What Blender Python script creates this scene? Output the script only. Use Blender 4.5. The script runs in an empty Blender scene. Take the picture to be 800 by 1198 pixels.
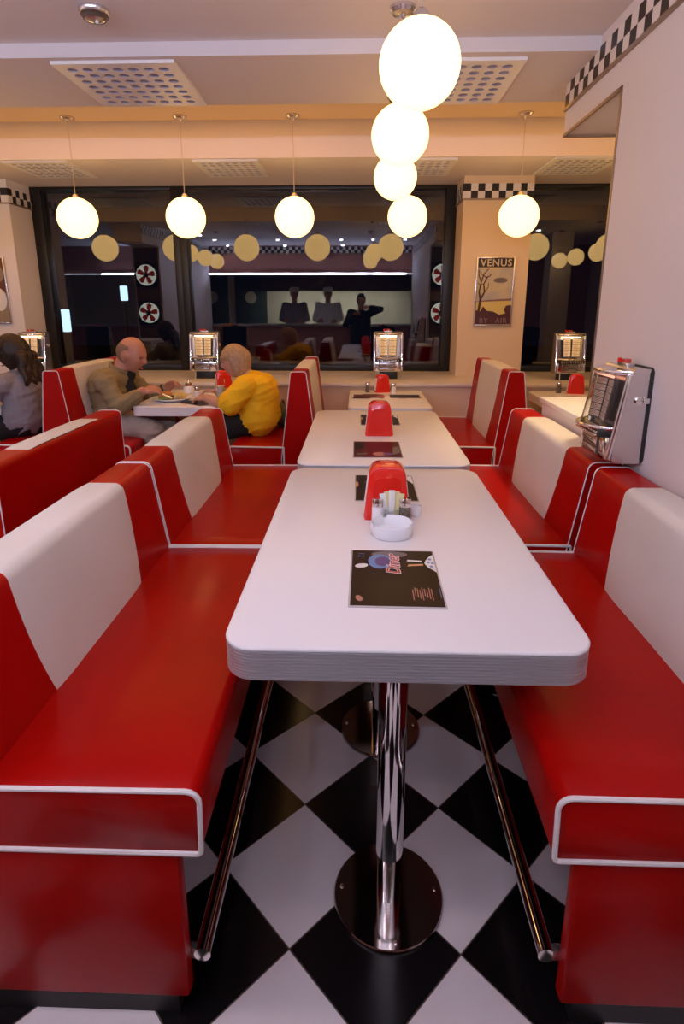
import bpy, bmesh, math, random
from math import sin, cos, pi, radians, sqrt, atan2
from mathutils import Vector, Matrix
from mathutils import noise as mnoise
random.seed(7)
SC = bpy.context.scene
COL = SC.collection

# ------------------------------------------------------------------ camera
cd = bpy.data.cameras.new('camera'); cam = bpy.data.objects.new('camera', cd); COL.objects.link(cam)
F_PX = 669.4; W_PX = 800.0; H_PX = 1198.0; CY = 526.4
cd.sensor_fit = 'VERTICAL'; cd.sensor_height = 36.0; cd.lens = F_PX / H_PX * 36.0
cd.shift_x = 0.0; cd.shift_y = -(H_PX / 2 - CY) / H_PX
cd.clip_start = 0.02; cd.clip_end = 100
PITCH = radians(14.3055); YAW = radians(1.7355)
cam.location = (0, 0, 1.37)
cam.rotation_euler = (pi / 2 - PITCH, 0, YAW)
SC.camera = cam

# ------------------------------------------------------------------ world, exposure
w = bpy.data.worlds.new('night'); SC.world = w; w.use_nodes = True
w.node_tree.nodes['Background'].inputs[0].default_value = (0.010, 0.012, 0.030, 1)
w.node_tree.nodes['Background'].inputs[1].default_value = 0.15
vs = SC.view_settings
SC.display_settings.display_device = 'sRGB'
vs.view_transform = 'Standard'; vs.look = 'None'; vs.gamma = 1.0; vs.use_curve_mapping = False
vs.exposure = 0.36
SC.cycles.use_denoising = True
SC.cycles.max_bounces = 8; SC.cycles.diffuse_bounces = 4; SC.cycles.glossy_bounces = 5
SC.cycles.transparent_max_bounces = 12; SC.cycles.transmission_bounces = 8
SC.cycles.sample_clamp_indirect = 6.0
GLOBE_STRENGTH = 2.8
SPOT_WATTS = 2.7
KITCHEN_WATTS = 52.0
WARM_FILL_WATTS = 7.5; REC_Z = 2.538
GLOBE_COL = (1.0, 0.60, 0.20)
COOL = (0.88, 0.70, 0.78)

def area_light(name, loc, rot, sx, sy, watts, col):
    l = bpy.data.lights.new(name, 'AREA'); l.shape = 'RECTANGLE'; l.size = sx; l.size_y = sy
    l.energy = watts; l.color = col
    o = bpy.data.objects.new(name, l); COL.objects.link(o); o.location = loc; o.rotation_euler = rot
    return o
# light of the strip lamp along the top of the kitchen hatch
area_light('kitchen_light', (-1.9, -0.305, 1.888), (radians(122), 0, 0), 5.4, 0.03, KITCHEN_WATTS, (0.60, 0.68, 1.0))
# warm fill added under the raised ceiling strip, no fitting there
for cx_ in (-4.2, -1.4, 1.4):
    area_light('warm_fill', (cx_, 3.62, REC_Z - 0.004), (0, 0, 0), 2.6, 0.75, WARM_FILL_WATTS, (1.0, 0.45, 0.12))
# fill light added below the cooker hood to brighten the tiled kitchen wall
area_light('kitchen_wall_fill', (-0.45, -1.45, 1.60), (radians(-20), 0, 0), 2.6, 0.25, 45.0, (1.0, 0.93, 0.72))

# ------------------------------------------------------------------ materials
def mat(name, col, rough=0.5, metal=0.0, coat=0.0, emit=None, es=0.0, trans=0.0, ior=1.45, spec=0.5, bump=None, noise=None, coat_rough=0.05):
    m = bpy.data.materials.new(name); m.use_nodes = True
    nt = m.node_tree; b = nt.nodes['Principled BSDF']
    b.inputs['Base Color'].default_value = (*col, 1)
    b.inputs['Roughness'].default_value = rough
    b.inputs['Metallic'].default_value = metal
    b.inputs['Coat Weight'].default_value = coat
    b.inputs['Coat Roughness'].default_value = coat_rough
    b.inputs['Transmission Weight'].default_value = trans
    b.inputs['IOR'].default_value = ior
    b.inputs['Specular IOR Level'].default_value = spec
    if emit:
        b.inputs['Emission Color'].default_value = (*emit, 1)
        b.inputs['Emission Strength'].default_value = es
    if bump:
        sc_, st, dist = bump
        tc = nt.nodes.new('ShaderNodeTexCoord'); n = nt.nodes.new('ShaderNodeTexNoise'); bp = nt.nodes.new('ShaderNodeBump')
        n.inputs['Scale'].default_value = sc_; n.inputs['Detail'].default_value = 3
        bp.inputs['Strength'].default_value = st; bp.inputs['Distance'].default_value = dist
        nt.links.new(tc.outputs['Object'], n.inputs['Vector']); nt.links.new(n.outputs['Fac'], bp.inputs['Height'])
        nt.links.new(bp.outputs['Normal'], b.inputs['Normal'])
    if noise:
        sc_, c2, lo, hi = noise
        tc = nt.nodes.new('ShaderNodeTexCoord'); n = nt.nodes.new('ShaderNodeTexNoise')
        n.inputs['Scale'].default_value = sc_; n.inputs['Detail'].default_value = 4
        mr = nt.nodes.new('ShaderNodeMapRange'); mr.inputs[1].default_value = lo; mr.inputs[2].default_value = hi
        mx = nt.nodes.new('ShaderNodeMix'); mx.data_type = 'RGBA'
        mx.inputs['A'].default_value = (*col, 1); mx.inputs['B'].default_value = (*c2, 1)
        nt.links.new(tc.outputs['Object'], n.inputs['Vector']); nt.links.new(n.outputs['Fac'], mr.inputs[0])
        nt.links.new(mr.outputs[0], mx.inputs['Factor']); nt.links.new(mx.outputs['Result'], b.inputs['Base Color'])
    return m

M = {}
M['red'] = mat('red_vinyl', (0.42, 0.003, 0.002), 0.34, spec=0.13, coat=0.12, coat_rough=0.14, bump=(22, 0.10, 0.006), noise=(3, (0.35, 0.0025, 0.0015), 0.35, 0.7))
M['cream'] = mat('cream_vinyl', (0.74, 0.69, 0.64), 0.42, bump=(26, 0.10, 0.005), noise=(4, (0.70, 0.65, 0.59), 0.4, 0.7))
M['piping'] = mat('white_piping', (0.82, 0.78, 0.76), 0.4)
M['toe'] = mat('black_toe_kick', (0.012, 0.012, 0.013), 0.5)
M['laminate'] = mat('white_laminate', (0.80, 0.765, 0.75), 0.32, bump=(60, 0.03, 0.002))
M['alu'] = mat('ribbed_aluminium', (0.62, 0.62, 0.64), 0.38, metal=0.75)
M['chrome'] = mat('chrome', (0.80, 0.78, 0.77), 0.06, metal=1.0)
M['dchrome'] = mat('dark_polished_steel', (0.36, 0.33, 0.32), 0.10, metal=1.0)
M['satin'] = mat('satin_silver', (0.66, 0.62, 0.61), 0.22, metal=0.9)
M['wall'] = mat('plaster_white', (0.74, 0.67, 0.65), 0.75, bump=(90, 0.06, 0.003))
M['ceil'] = mat('ceiling_paint', (0.72, 0.66, 0.65), 0.8, bump=(60, 0.05, 0.003))
M['creamwall'] = mat('cream_wall_paint', (0.74, 0.56, 0.37), 0.6, bump=(70, 0.05, 0.003))
M['ledge'] = mat('ledge_laminate', (0.68, 0.60, 0.52), 0.35)
M['brown'] = mat('brown_panel', (0.10, 0.065, 0.045), 0.45)
M['bronze'] = mat('bronze_trim', (0.36, 0.27, 0.20), 0.35, metal=0.8)
M['black'] = mat('black_metal', (0.012, 0.011, 0.011), 0.4)
M['blackp'] = mat('black_plastic', (0.02, 0.02, 0.02), 0.45)
M['tileblack'] = mat('frieze_black', (0.02, 0.014, 0.012), 0.4)
M['tilewhite'] = mat('frieze_white', (0.76, 0.70, 0.66), 0.45)
M['globe'] = mat('opal_glass_lit', (0.9, 0.85, 0.75), 0.3, emit=GLOBE_COL, es=GLOBE_STRENGTH)
M['cord'] = mat('pale_cord', (0.5, 0.42, 0.33), 0.5)
M['redgloss'] = mat('red_gloss_plastic', (0.78, 0.018, 0.008), 0.22, coat=0.5)
M['white'] = mat('white_plastic', (0.82, 0.80, 0.78), 0.4)
M['porcelain'] = mat('white_porcelain', (0.84, 0.83, 0.84), 0.15, coat=0.4)
M['glass'] = mat('clear_glass', (0.95, 0.95, 0.95), 0.03, trans=1.0, ior=1.3)
M['salt'] = mat('salt_white', (0.85, 0.83, 0.82), 0.6)
M['pepper'] = mat('ground_pepper', (0.10, 0.075, 0.055), 0.8, noise=(300, (0.25, 0.2, 0.16), 0.45, 0.6))
M['sachety'] = mat('cream_sachet_paper', (0.72, 0.62, 0.30), 0.6)
M['sachetw'] = mat('white_sachet_paper', (0.80, 0.77, 0.72), 0.6)
M['menu'] = mat('black_menu_print', (0.018, 0.010, 0.007), 0.35, spec=0.15)
M['menured'] = mat('dark_red_menu_print', (0.08, 0.006, 0.008), 0.3, spec=0.15)
M['sleeve'] = mat('clear_sleeve_edge', (0.52, 0.47, 0.46), 0.25)
M['pblue'] = mat('print_blue', (0.12, 0.24, 0.45), 0.4)
M['pviolet'] = mat('print_violet', (0.10, 0.06, 0.20), 0.4)
M['pred'] = mat('print_red', (0.55, 0.03, 0.02), 0.4)
M['pwhite'] = mat('print_white', (0.75, 0.72, 0.70), 0.4)
M['pgrey'] = mat('print_grey', (0.16, 0.13, 0.12), 0.4)
M['porange'] = mat('print_orange', (0.62, 0.30, 0.14), 0.4)
M['ppink'] = mat('print_pink', (0.42, 0.18, 0.14), 0.4)
M['page'] = mat('lit_title_strip', (0.7, 0.6, 0.42), 0.5, emit=(1.0, 0.55, 0.20), es=0.5)
M['tube'] = mat('lit_tube', (1, 0.9, 0.7), 0.4, emit=(1.0, 0.75, 0.42), es=5.0)
M['pagedim'] = mat('dim_title_strip', (0.62, 0.55, 0.47), 0.5, emit=(1.0, 0.6, 0.4), es=0.04)
M['tubedim'] = mat('dim_red_tube', (0.8, 0.3, 0.2), 0.4, emit=(1.0, 0.4, 0.25), es=1.2)
M['pageback'] = mat('title_holder', (0.10, 0.06, 0.045), 0.5)
M['pageline'] = mat('title_strip_print', (0.30, 0.10, 0.07), 0.6)
M['redlamp'] = mat('red_translucent_plastic', (0.42, 0.035, 0.03), 0.2, coat=0.5, emit=(1, 0.1, 0.06), es=0.06)
M['ventdark'] = mat('vent_inside', (0.38, 0.38, 0.52), 0.7)
M['hole'] = mat('perforation_wall', (0.45, 0.43, 0.55), 0.6)
M['coolwhite'] = mat('lit_diffuser', (1, 1, 1), 0.4, emit=(0.9, 0.92, 1.0), es=14.0)
M['striplit'] = mat('lit_strip', (1, 1, 1), 0.4, emit=(0.85, 0.9, 1.0), es=3.0)
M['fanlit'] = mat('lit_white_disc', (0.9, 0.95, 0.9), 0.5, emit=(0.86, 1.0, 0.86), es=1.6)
M['fanred'] = mat('self_glowing_red_fan_blade', (0.40, 0.02, 0.015), 0.4, emit=(1.0, 0.06, 0.03), es=0.22)  # blade emission stands in for the disc shining through from behind
M['skin'] = mat('skin', (0.50, 0.235, 0.16), 0.5, noise=(20, (0.44, 0.19, 0.125), 0.4, 0.7))
M['skin2'] = mat('pale_skin', (0.55, 0.29, 0.20), 0.5)
M['khaki'] = mat('khaki_cotton', (0.25, 0.19, 0.095), 0.85, bump=(12, 0.5, 0.02))
M['blackcloth'] = mat('black_cotton', (0.012, 0.011, 0.012), 0.85)
M['trouser'] = mat('beige_trouser_cloth', (0.40, 0.33, 0.27), 0.85, bump=(14, 0.5, 0.02))
M['yellow'] = mat('yellow_cotton', (0.88, 0.50, 0.006), 0.8, bump=(11, 0.6, 0.03))
M['greyknit'] = mat('grey_knit', (0.24, 0.22, 0.24), 0.9, bump=(20, 0.4, 0.02))
M['blond'] = mat('fair_grey_hair', (0.44, 0.28, 0.15), 0.5, noise=(60, (0.34, 0.22, 0.13), 0.40, 0.60), bump=(60, 0.6, 0.01))
M['greyhair'] = mat('short_grey_hair', (0.22, 0.13, 0.09), 0.7, bump=(120, 0.4, 0.004))
M['darkhair'] = mat('dark_brown_hair', (0.022, 0.011, 0.008), 0.42, bump=(40, 0.6, 0.02))
M['eye'] = mat('eye', (0.03, 0.02, 0.015), 0.2)
M['lip'] = mat('lip', (0.42, 0.14, 0.11), 0.5)
M['chefwhite'] = mat('chef_white_cotton', (0.7, 0.7, 0.7), 0.8)
M['steel'] = mat('brushed_steel', (0.5, 0.5, 0.5), 0.3, metal=0.9)
M['kitchenwall'] = mat('kitchen_wall_tile', (0.75, 0.74, 0.66), 0.35)
M['maroon'] = mat('maroon_wall', (0.36, 0.16, 0.13), 0.6)
M['asphalt'] = mat('night_asphalt', (0.03, 0.03, 0.032), 0.7)
M['bun'] = mat('toasted_bun', (0.55, 0.22, 0.06), 0.6)
M['fries'] = mat('fried_potato', (0.75, 0.55, 0.18), 0.6)
M['lettuce'] = mat('green_leaf', (0.25, 0.36, 0.08), 0.5)
M['bag'] = mat('woven_bag', (0.16, 0.11, 0.035), 0.8, noise=(9, (0.05, 0.07, 0.03), 0.4, 0.6))
M['signlit'] = mat('lit_blue_sign', (0.6, 0.85, 1), 0.4, emit=(0.62, 0.88, 1.0), es=1.6)
M['doorblue'] = mat('dark_teal_door', (0.06, 0.09, 0.10), 0.4)
# poster prints
M['sky'] = mat('poster_sky', (0.62, 0.50, 0.27), 0.35, noise=(7, (0.44, 0.40, 0.36), 0.4, 0.6))
M['lake'] = mat('poster_lake', (0.66, 0.52, 0.17), 0.35)
M['hillp'] = mat('poster_hill', (0.25, 0.12, 0.14), 0.35)
M['darkp'] = mat('poster_dark', (0.085, 0.028, 0.035), 0.35)
M['titleband'] = mat('poster_title_band', (0.045, 0.026, 0.016), 0.35)
M['letter'] = mat('poster_letter', (0.62, 0.52, 0.36), 0.4)
M['letterdim'] = mat('poster_letter_dim', (0.30, 0.20, 0.20), 0.4)
M['photo1'] = mat('print_brown', (0.14, 0.05, 0.025), 0.35)
M['photo2'] = mat('print_tan', (0.30, 0.22, 0.14), 0.35)

def floor_material():
    m = bpy.data.materials.new('black_and_white_floor_tiles'); m.use_nodes = True
    nt = m.node_tree; b = nt.nodes['Principled BSDF']; L = nt.links.new
    D = 0.3742; tx, ty = 0.0429, 0.941
    tc = nt.nodes.new('ShaderNodeTexCoord'); sp = nt.nodes.new('ShaderNodeSeparateXYZ'); L(tc.outputs['Object'], sp.inputs[0])
    def mth(op, a, bb=None):
        n = nt.nodes.new('ShaderNodeMath'); n.operation = op
        for i, v in enumerate((a, bb)):
            if v is None: continue
            if isinstance(v, (int, float)): n.inputs[i].default_value = v
            else: L(v, n.inputs[i])
        return n.outputs[0]
    dx = mth('SUBTRACT', sp.outputs[0], tx); dy = mth('SUBTRACT', sp.outputs[1], ty)
    u = mth('ADD', mth('DIVIDE', mth('ADD', dx, dy), D), 0.5); v = mth('ADD', mth('DIVIDE', mth('SUBTRACT', dx, dy), D), 0.5)
    par = mth('FLOORED_MODULO', mth('ADD', mth('FLOOR', u), mth('FLOOR', v)), 2.0)
    def edge(c):
        return mth('GREATER_THAN', mth('ABSOLUTE', mth('SUBTRACT', mth('FRACT', c), 0.5)), 0.494)
    gr = mth('MAXIMUM', edge(u), edge(v))
    nz = nt.nodes.new('ShaderNodeTexNoise'); nz.inputs['Scale'].default_value = 5; nz.inputs['Detail'].default_value = 4; L(tc.outputs['Object'], nz.inputs['Vector'])
    wm = nt.nodes.new('ShaderNodeMix'); wm.data_type = 'RGBA'; L(nz.outputs['Fac'], wm.inputs['Factor'])
    wm.inputs['A'].default_value = (0.70, 0.66, 0.67, 1); wm.inputs['B'].default_value = (0.80, 0.75, 0.76, 1)
    a = nt.nodes.new('ShaderNodeMix'); a.data_type = 'RGBA'; L(par, a.inputs['Factor'])
    a.inputs['A'].default_value = (0.006, 0.005, 0.006, 1); L(wm.outputs['Result'], a.inputs['B'])
    g = nt.nodes.new('ShaderNodeMix'); g.data_type = 'RGBA'; L(gr, g.inputs['Factor']); L(a.outputs['Result'], g.inputs['A'])
    g.inputs['B'].default_value = (0.09, 0.07, 0.06, 1)
    L(g.outputs['Result'], b.inputs['Base Color']); b.inputs['Roughness'].default_value = 0.22
    b.inputs['Specular IOR Level'].default_value = 0.35
    return m
M['floor'] = floor_material()

def pane_material():
    m = bpy.data.materials.new('dark_window_glass'); m.use_nodes = True
    nt = m.node_tree; nt.nodes.remove(nt.nodes['Principled BSDF']); out = nt.nodes['Material Output']
    fr = nt.nodes.new('ShaderNodeFresnel'); fr.inputs['IOR'].default_value = 1.5
    mu = nt.nodes.new('ShaderNodeMath'); mu.operation = 'MULTIPLY'; mu.inputs[1].default_value = 2.3; mu.use_clamp = True
    tr = nt.nodes.new('ShaderNodeBsdfTransparent'); tr.inputs[0].default_value = (0.8, 0.82, 0.86, 1)
    gl = nt.nodes.new('ShaderNodeBsdfGlossy'); gl.inputs['Roughness'].default_value = 0.0
    mx = nt.nodes.new('ShaderNodeMixShader')
    nt.links.new(fr.outputs[0], mu.inputs[0]); nt.links.new(mu.outputs[0], mx.inputs[0])
    nt.links.new(tr.outputs[0], mx.inputs[1]); nt.links.new(gl.outputs[0], mx.inputs[2]); nt.links.new(mx.outputs[0], out.inputs[0])
    return m
M['pane'] = pane_material()

# ------------------------------------------------------------------ mesh helpers
class MB:
    def __init__(s): s.v = []; s.f = []; s.m = []
    def add(s, verts, faces, mi=0, T=None):
        o = len(s.v)
        s.v += [tuple(T @ Vector(p)) if T else tuple(p) for p in verts]
        for f in faces: s.f.append(tuple(o + i for i in f)); s.m.append(mi)
        return s
    def box(s, x0, x1, y0, y1, z0, z1, mi=0, b=0.0, T=None, seg=2):
        bm = bmesh.new(); bmesh.ops.create_cube(bm, size=1)
        for v in bm.verts: v.co = Vector(((x0 + x1) / 2 + v.co.x * (x1 - x0), (y0 + y1) / 2 + v.co.y * (y1 - y0), (z0 + z1) / 2 + v.co.z * (z1 - z0)))
        if b > 0: bmesh.ops.bevel(bm, geom=list(bm.edges), offset=b, segments=seg, profile=0.5, affect='EDGES')
        bm.verts.index_update()
        s.add([v.co for v in bm.verts], [[v.index for v in f.verts] for f in bm.faces], mi, T); bm.free(); return s
    def loft(s, rings, mi=0, cap=True, T=None, closed=True):
        n = len(rings[0]); V = [p for r in rings for p in r]; Fc = []
        for k in range(len(rings) - 1):
            for i in range(n if closed else n - 1):
                j = (i + 1) % n; Fc.append((k * n + i, k * n + j, (k + 1) * n + j, (k + 1) * n + i))
        if cap and closed:
            Fc.append(tuple(reversed(range(n)))); Fc.append(tuple((len(rings) - 1) * n + i for i in range(n)))
        return s.add(V, Fc, mi, T)
    def lathe(s, prof, n=24, mi=0, T=None):
        rings = [[(max(r, 1e-5) * cos(2 * pi * i / n), max(r, 1e-5) * sin(2 * pi * i / n), z) for i in range(n)] for r, z in prof]
        return s.loft(rings, mi, True, T)
    def tube(s, path, r, n=10, closed=False, mi=0, T=None):
        P = [Vector(p) for p in path]; m = len(P); rings = []
        up = None
        for i in range(m):
            a = P[(i - 1) % m] if (closed or i > 0) else P[i]; b = P[(i + 1) % m] if (closed or i < m - 1) else P[i]
            t = (b - a).normalized()
            if up is None:
                up = t.orthogonal().normalized()
            up = (up - t * up.dot(t))
            up = up.normalized() if up.length > 1e-6 else t.orthogonal().normalized()
            q = t.cross(up); rr = r[i] if isinstance(r, (list, tuple)) else r
            rings.append([P[i] + up * (rr * cos(2 * pi * k / n)) + q * (rr * sin(2 * pi * k / n)) for k in range(n)])
        if closed: rings.append(rings[0])
        return s.loft(rings, mi, not closed, T)
    def capsule(s, p, q, r1, r2=None, n=14, sx=1.0, mi=0):
        r2 = r1 if r2 is None else r2; p = Vector(p); q = Vector(q); d = q - p; L = d.length
        t = d.normalized() if L > 1e-6 else Vector((0, 0, 1)); u = t.orthogonal().normalized(); v = t.cross(u); rings = []
        for k in range(1, 6):
            a = -pi / 2 + pi / 2 * k / 5.5
            rings.append([p + t * (r1 * sin(a)) + (u * cos(2 * pi * i / n) + v * sin(2 * pi * i / n)) * (r1 * cos(a)) for i in range(n)])
        for k in range(0, 5):
            a = pi / 2 * (k + 0.25) / 5.5
            rings.append([q + t * (r2 * sin(a)) + (u * cos(2 * pi * i / n) + v * sin(2 * pi * i / n)) * (r2 * cos(a)) for i in range(n)])
        return s.loft(rings, mi)
    def ball(s, c, rx, ry, rz, n=18, m=10, mi=0, T=None):
        rings = []
        for k in range(m + 1):
            a = -pi / 2 + pi * k / m; rr = max(cos(a), 1e-3)
            rings.append([(c[0] + rx * rr * cos(2 * pi * i / n), c[1] + ry * rr * sin(2 * pi * i / n), c[2] + rz * sin(a)) for i in range(n)])
        return s.loft(rings, mi, True, T)

def finish(name, mb, mats, parent=None, loc=None, rotz=None, angle=38, smooth=True):
    me = bpy.data.meshes.new(name); me.from_pydata(mb.v, [], mb.f)
    if not isinstance(mats, (list, tuple)): mats = [mats]
    for m_ in mats: me.materials.append(m_)
    me.polygons.foreach_set('material_index', mb.m)
    bm = bmesh.new(); bm.from_mesh(me); bmesh.ops.recalc_face_normals(bm, faces=bm.faces); bm.to_mesh(me); bm.free()
    if smooth:
        me.polygons.foreach_set('use_smooth', [True] * len(me.polygons)); me.set_sharp_from_angle(angle=radians(angle))
    me.update()
    o = bpy.data.objects.new(name, me); COL.objects.link(o)
    if parent: o.parent = parent
    if loc is not None: o.location = loc
    if rotz is not None: o.rotation_euler = (0, 0, rotz)
    return o

def tag(o, label, cat, group=None, kind=None):
    o['label'] = label; o['category'] = cat
    if group: o['group'] = group
    if kind: o['kind'] = kind
    return o
def thing(name, label, cat, loc=(0, 0, 0), rotz=0.0, group=None):
    o = bpy.data.objects.new(name, None); COL.objects.link(o); o.empty_display_size = 0.1
    o.location = loc; o.rotation_euler = (0, 0, rotz); return tag(o, label, cat, group)
def dup(root, loc, rotz, label, group=None, parent=None):
    def cp(o, p):
        c = o.copy(); COL.objects.link(c)
        if p: c.parent = p
        for k in list(o.children): cp(k, c)
        return c
    r = cp(root, None); r.location = loc; r.rotation_euler = (0, 0, rotz); r['label'] = label
    if group: r['group'] = group
    return r
def struct(name, mb, mats, parent=None, label=None, cat=None, **k):
    o = finish(name, mb, mats, parent, **k)
    if parent is None:
        o['kind'] = 'structure'
        if label: o['label'] = label; o['category'] = cat
    return o

def round_poly(pts, radii, n=6, closed=True):
    out = []; N = len(pts)
    for i in range(N):
        p = Vector(pts[i]); r = radii[i]
        if r <= 0 or (not closed and i in (0, N - 1)): out.append(tuple(p)); continue
        a = (Vector(pts[i - 1]) - p).normalized(); b = (Vector(pts[(i + 1) % N]) - p).normalized()
        ang = a.angle(b); d = r / math.tan(ang / 2); c = p + (a + b).normalized() * (r / sin(ang / 2))
        p0 = p + a * d; p1 = p + b * d; v0 = p0 - c; v1 = p1 - c; th = v0.angle(v1)
        for k in range(n + 1):
            t = k / n
            if th < 1e-5: out.append(tuple(p0)); continue
            v = v0 * (sin((1 - t) * th) / sin(th)) + v1 * (sin(t * th) / sin(th)); out.append(tuple(c + v))
    return out
def rrect(x0, x1, y0, y1, r, n=8):
    return round_poly([(x0, y0), (x1, y0), (x1, y1), (x0, y1)], [r] * 4, n)

def text_mesh(name, body, size, m, parent, Mx, extrude=0.0004, align='CENTER', shear=0.0, offset=0.0, space=1.0):
    c = bpy.data.curves.new(name, 'FONT'); c.body = body; c.size = size; c.align_x = align; c.align_y = 'CENTER'
    c.extrude = extrude; c.shear = shear; c.offset = offset; c.space_character = space; c.resolution_u = 3
    o = bpy.data.objects.new(name, c); COL.objects.link(o)
    dg = bpy.context.evaluated_depsgraph_get(); me = bpy.data.meshes.new_from_object(o.evaluated_get(dg))
    bpy.data.objects.remove(o); bpy.data.curves.remove(c)
    me.transform(Mx); me.materials.clear(); me.materials.append(m); me.name = name
    r = bpy.data.objects.new(name, me); COL.objects.link(r)
    if parent: r.parent = parent
    return r

# ------------------------------------------------------------------ room
WIN_Y = 5.107; CEIL = 2.361; SOF = 2.31; REC = 2.538
XW = 0.915                      # face of the wall on the right
XL = -2.67                      # face of the matching wall on the left
struct('floor', MB().box(-6, 4, -3.2, 5.2, -0.1, 0), M['floor'], label='black and white diamond tile floor', cat='floor')
struct('ceiling', MB().box(-6, 4, -3.2, 2.53, CEIL, 2.8), M['ceil'], label='pale painted ceiling near the viewer', cat='ceiling')
struct('trim_1', MB().box(-6, 4, 2.53, 3.10, SOF, 2.8), M['ceil'], label='dropped ceiling band with the two large square vents', cat='ceiling')
struct('trim_2', MB().box(-6, 4, 3.10, 4.14, REC, 2.8), M['creamwall'], label='raised ceiling strip holding the row of globe lamps', cat='ceiling')
struct('trim_3', MB().box(-6, 4, 4.14, 5.2, SOF, 2.8), M['ceil'], label='dropped ceiling band along the windows', cat='ceiling')

def frieze(name, o, ud, nd, length, z0, label, sq=0.0525, parent=None):
    """two rows of little squares; o = start corner (x,y), ud = run direction, nd = outward normal"""
    mb = MB(); n = max(1, round(length / sq)); s = length / n; t = 0.006
    for r in range(2):
        for i in range(n):
            a = Vector((o[0], o[1], 0)) + Vector((*ud, 0)) * (i * s); b = a + Vector((*ud, 0)) * s
            nn = Vector((*nd, 0)) * t; z = z0 + r * sq
            q = [a, b, b + nn, a + nn]
            V = [(p.x, p.y, z) for p in q] + [(p.x, p.y, z + sq) for p in q]
            mb.add(V, [(0, 1, 2, 3), (4, 5, 6, 7), (0, 1, 5, 4), (1, 2, 6, 5), (2, 3, 7, 6), (3, 0, 4, 7)], (i + r) % 2)
    # slim bead under the squares
    a = Vector((o[0], o[1], 0)); b = a + Vector((*ud, 0)) * length; nn = Vector((*nd, 0)) * 0.012
    q = [a, b, b + nn, a + nn]
    V = [(p.x, p.y, z0 - 0.012) for p in q] + [(p.x, p.y, z0) for p in q]
    mb.add(V, [(0, 1, 2, 3), (4, 5, 6, 7), (0, 1, 5, 4), (1, 2, 6, 5), (2, 3, 7, 6), (3, 0, 4, 7)], 2)
    return struct(name, mb, [M['tilewhite'], M['tileblack'], M['bronze']], smooth=False, label=label, cat='frieze')

# wall on the right with its opening: solid part, beam over the opening, low wall under it
W_END = 2.285; W_FAR = 2.885; WT = 0.36
def divider(sign, x, nm):
    xa, xb = (x, x + WT) if sign > 0 else (x - WT, x)
    mb = MB().box(xa, xb, -0.35, W_END, 0, CEIL).box(xa, xb, W_END, W_FAR, 2.11, CEIL)
    struct('wall_' + nm, mb, M['wall'], smooth=False, label='white side wall with a beam over its opening, on the %s' % nm, cat='wall')
    lo = MB().box(xa, xb, W_END, W_FAR - 0.03, 0, 0.895)
    struct('wall_low_' + nm, lo, M['wall'], smooth=False, label='low white wall under the opening, on the %s' % nm, cat='wall')
    top = MB().box(xa - 0.012, xb + 0.012, W_END + 0.001, W_FAR - 0.015, 0.895, 0.92, b=0.004)
    struct('trim_cap_' + nm, top, M['laminate'], label='pale cap on the low wall, on the %s' % nm, cat='trim')
    e = x - 0.003 * sign; t = 0.006
    tb = MB().box(min(e, e + t * sign), max(e, e + t * sign), W_END - 0.004, W_END + 0.010, 0.92, 2.112)
    tb.box(min(e, e + t * sign), max(e, e + t * sign), W_END, W_FAR + 0.004, 2.100, 2.113)
    tb.box(xa, xb, W_FAR - 0.01, W_FAR + 0.004, 2.100, 2.113)
    struct('trim_opening_' + nm, tb, M['bronze'], smooth=False, label='thin bronze edging around the wall opening, on the %s' % nm, cat='trim')
    jp = MB().box(xa + 0.02, xb - 0.02, W_END, W_END + 0.008, 0.925, 2.095)
    struct('trim_jamb_' + nm, jp, M['brown'], smooth=False, label='brown panel on the wall end facing the windows, on the %s' % nm, cat='trim')
    frieze('trim_frieze_' + nm, (x, -0.35), (0, 1), (-sign, 0), W_FAR + 0.35, 2.215, 'black and white checked strip along the top of the side wall, on the %s' % nm)
divider(1, XW, 'right'); divider(-1, XL, 'left')
# far shell
struct('wall_outer_left', MB().box(-6.1, -6, -3.2, 5.2, 0, 2.8), M['wall'], label='plain wall far out on the left', cat='wall')
struct('wall_outer_right', MB().box(4, 4.1, -3.2, 5.2, 0, 2.8), M['wall'], label='plain wall far out on the right', cat='wall')
# window wall
LED = 0.80; WALL_Y = 4.27
struct('wall_window', MB().box(-6, 4, WALL_Y, WIN_Y + 0.1, 0, LED - 0.03), M['creamwall'], smooth=False, label='cream wall below the windows', cat='wall')
struct('trim_ledge', MB().box(-6, 4, WALL_Y - 0.02, WIN_Y + 0.1, LED - 0.03, LED, b=0.006), M['ledge'], label='deep pale window ledge', cat='ledge')
PF = 4.73
def pillar(nm, x0, x1):
    struct('wall_pillar_' + nm, MB().box(x0, x1, PF, WIN_Y + 0.1, LED, SOF), M['creamwall'] if nm == 'right' else M['wall'], smooth=False, label='square wall pillar between windows, on the %s' % nm, cat='pillar')
pillar('right', 0.785, 1.312); pillar('left', -3.45, -2.75)
frieze('trim_frieze_pillar_front', (0.785, PF), (1, 0), (0, -1), 0.527, 2.15, 'checked strip around the pillar that carries the upright poster')
frieze('trim_frieze_pillar_side', (0.785, PF), (0, 1), (-1, 0), 0.36, 2.15, 'checked strip on the shaded side of the pillar with the poster')
frieze('trim_frieze_left_front', (-3.45, PF), (1, 0), (0, -1), 0.70, 2.14, 'checked strip on the front of the white pillar at the left edge')
frieze('trim_frieze_left_side', (-2.75, PF), (0, 1), (1, 0), 0.36, 2.14, 'checked strip on the side of the white pillar at the left edge')

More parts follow.
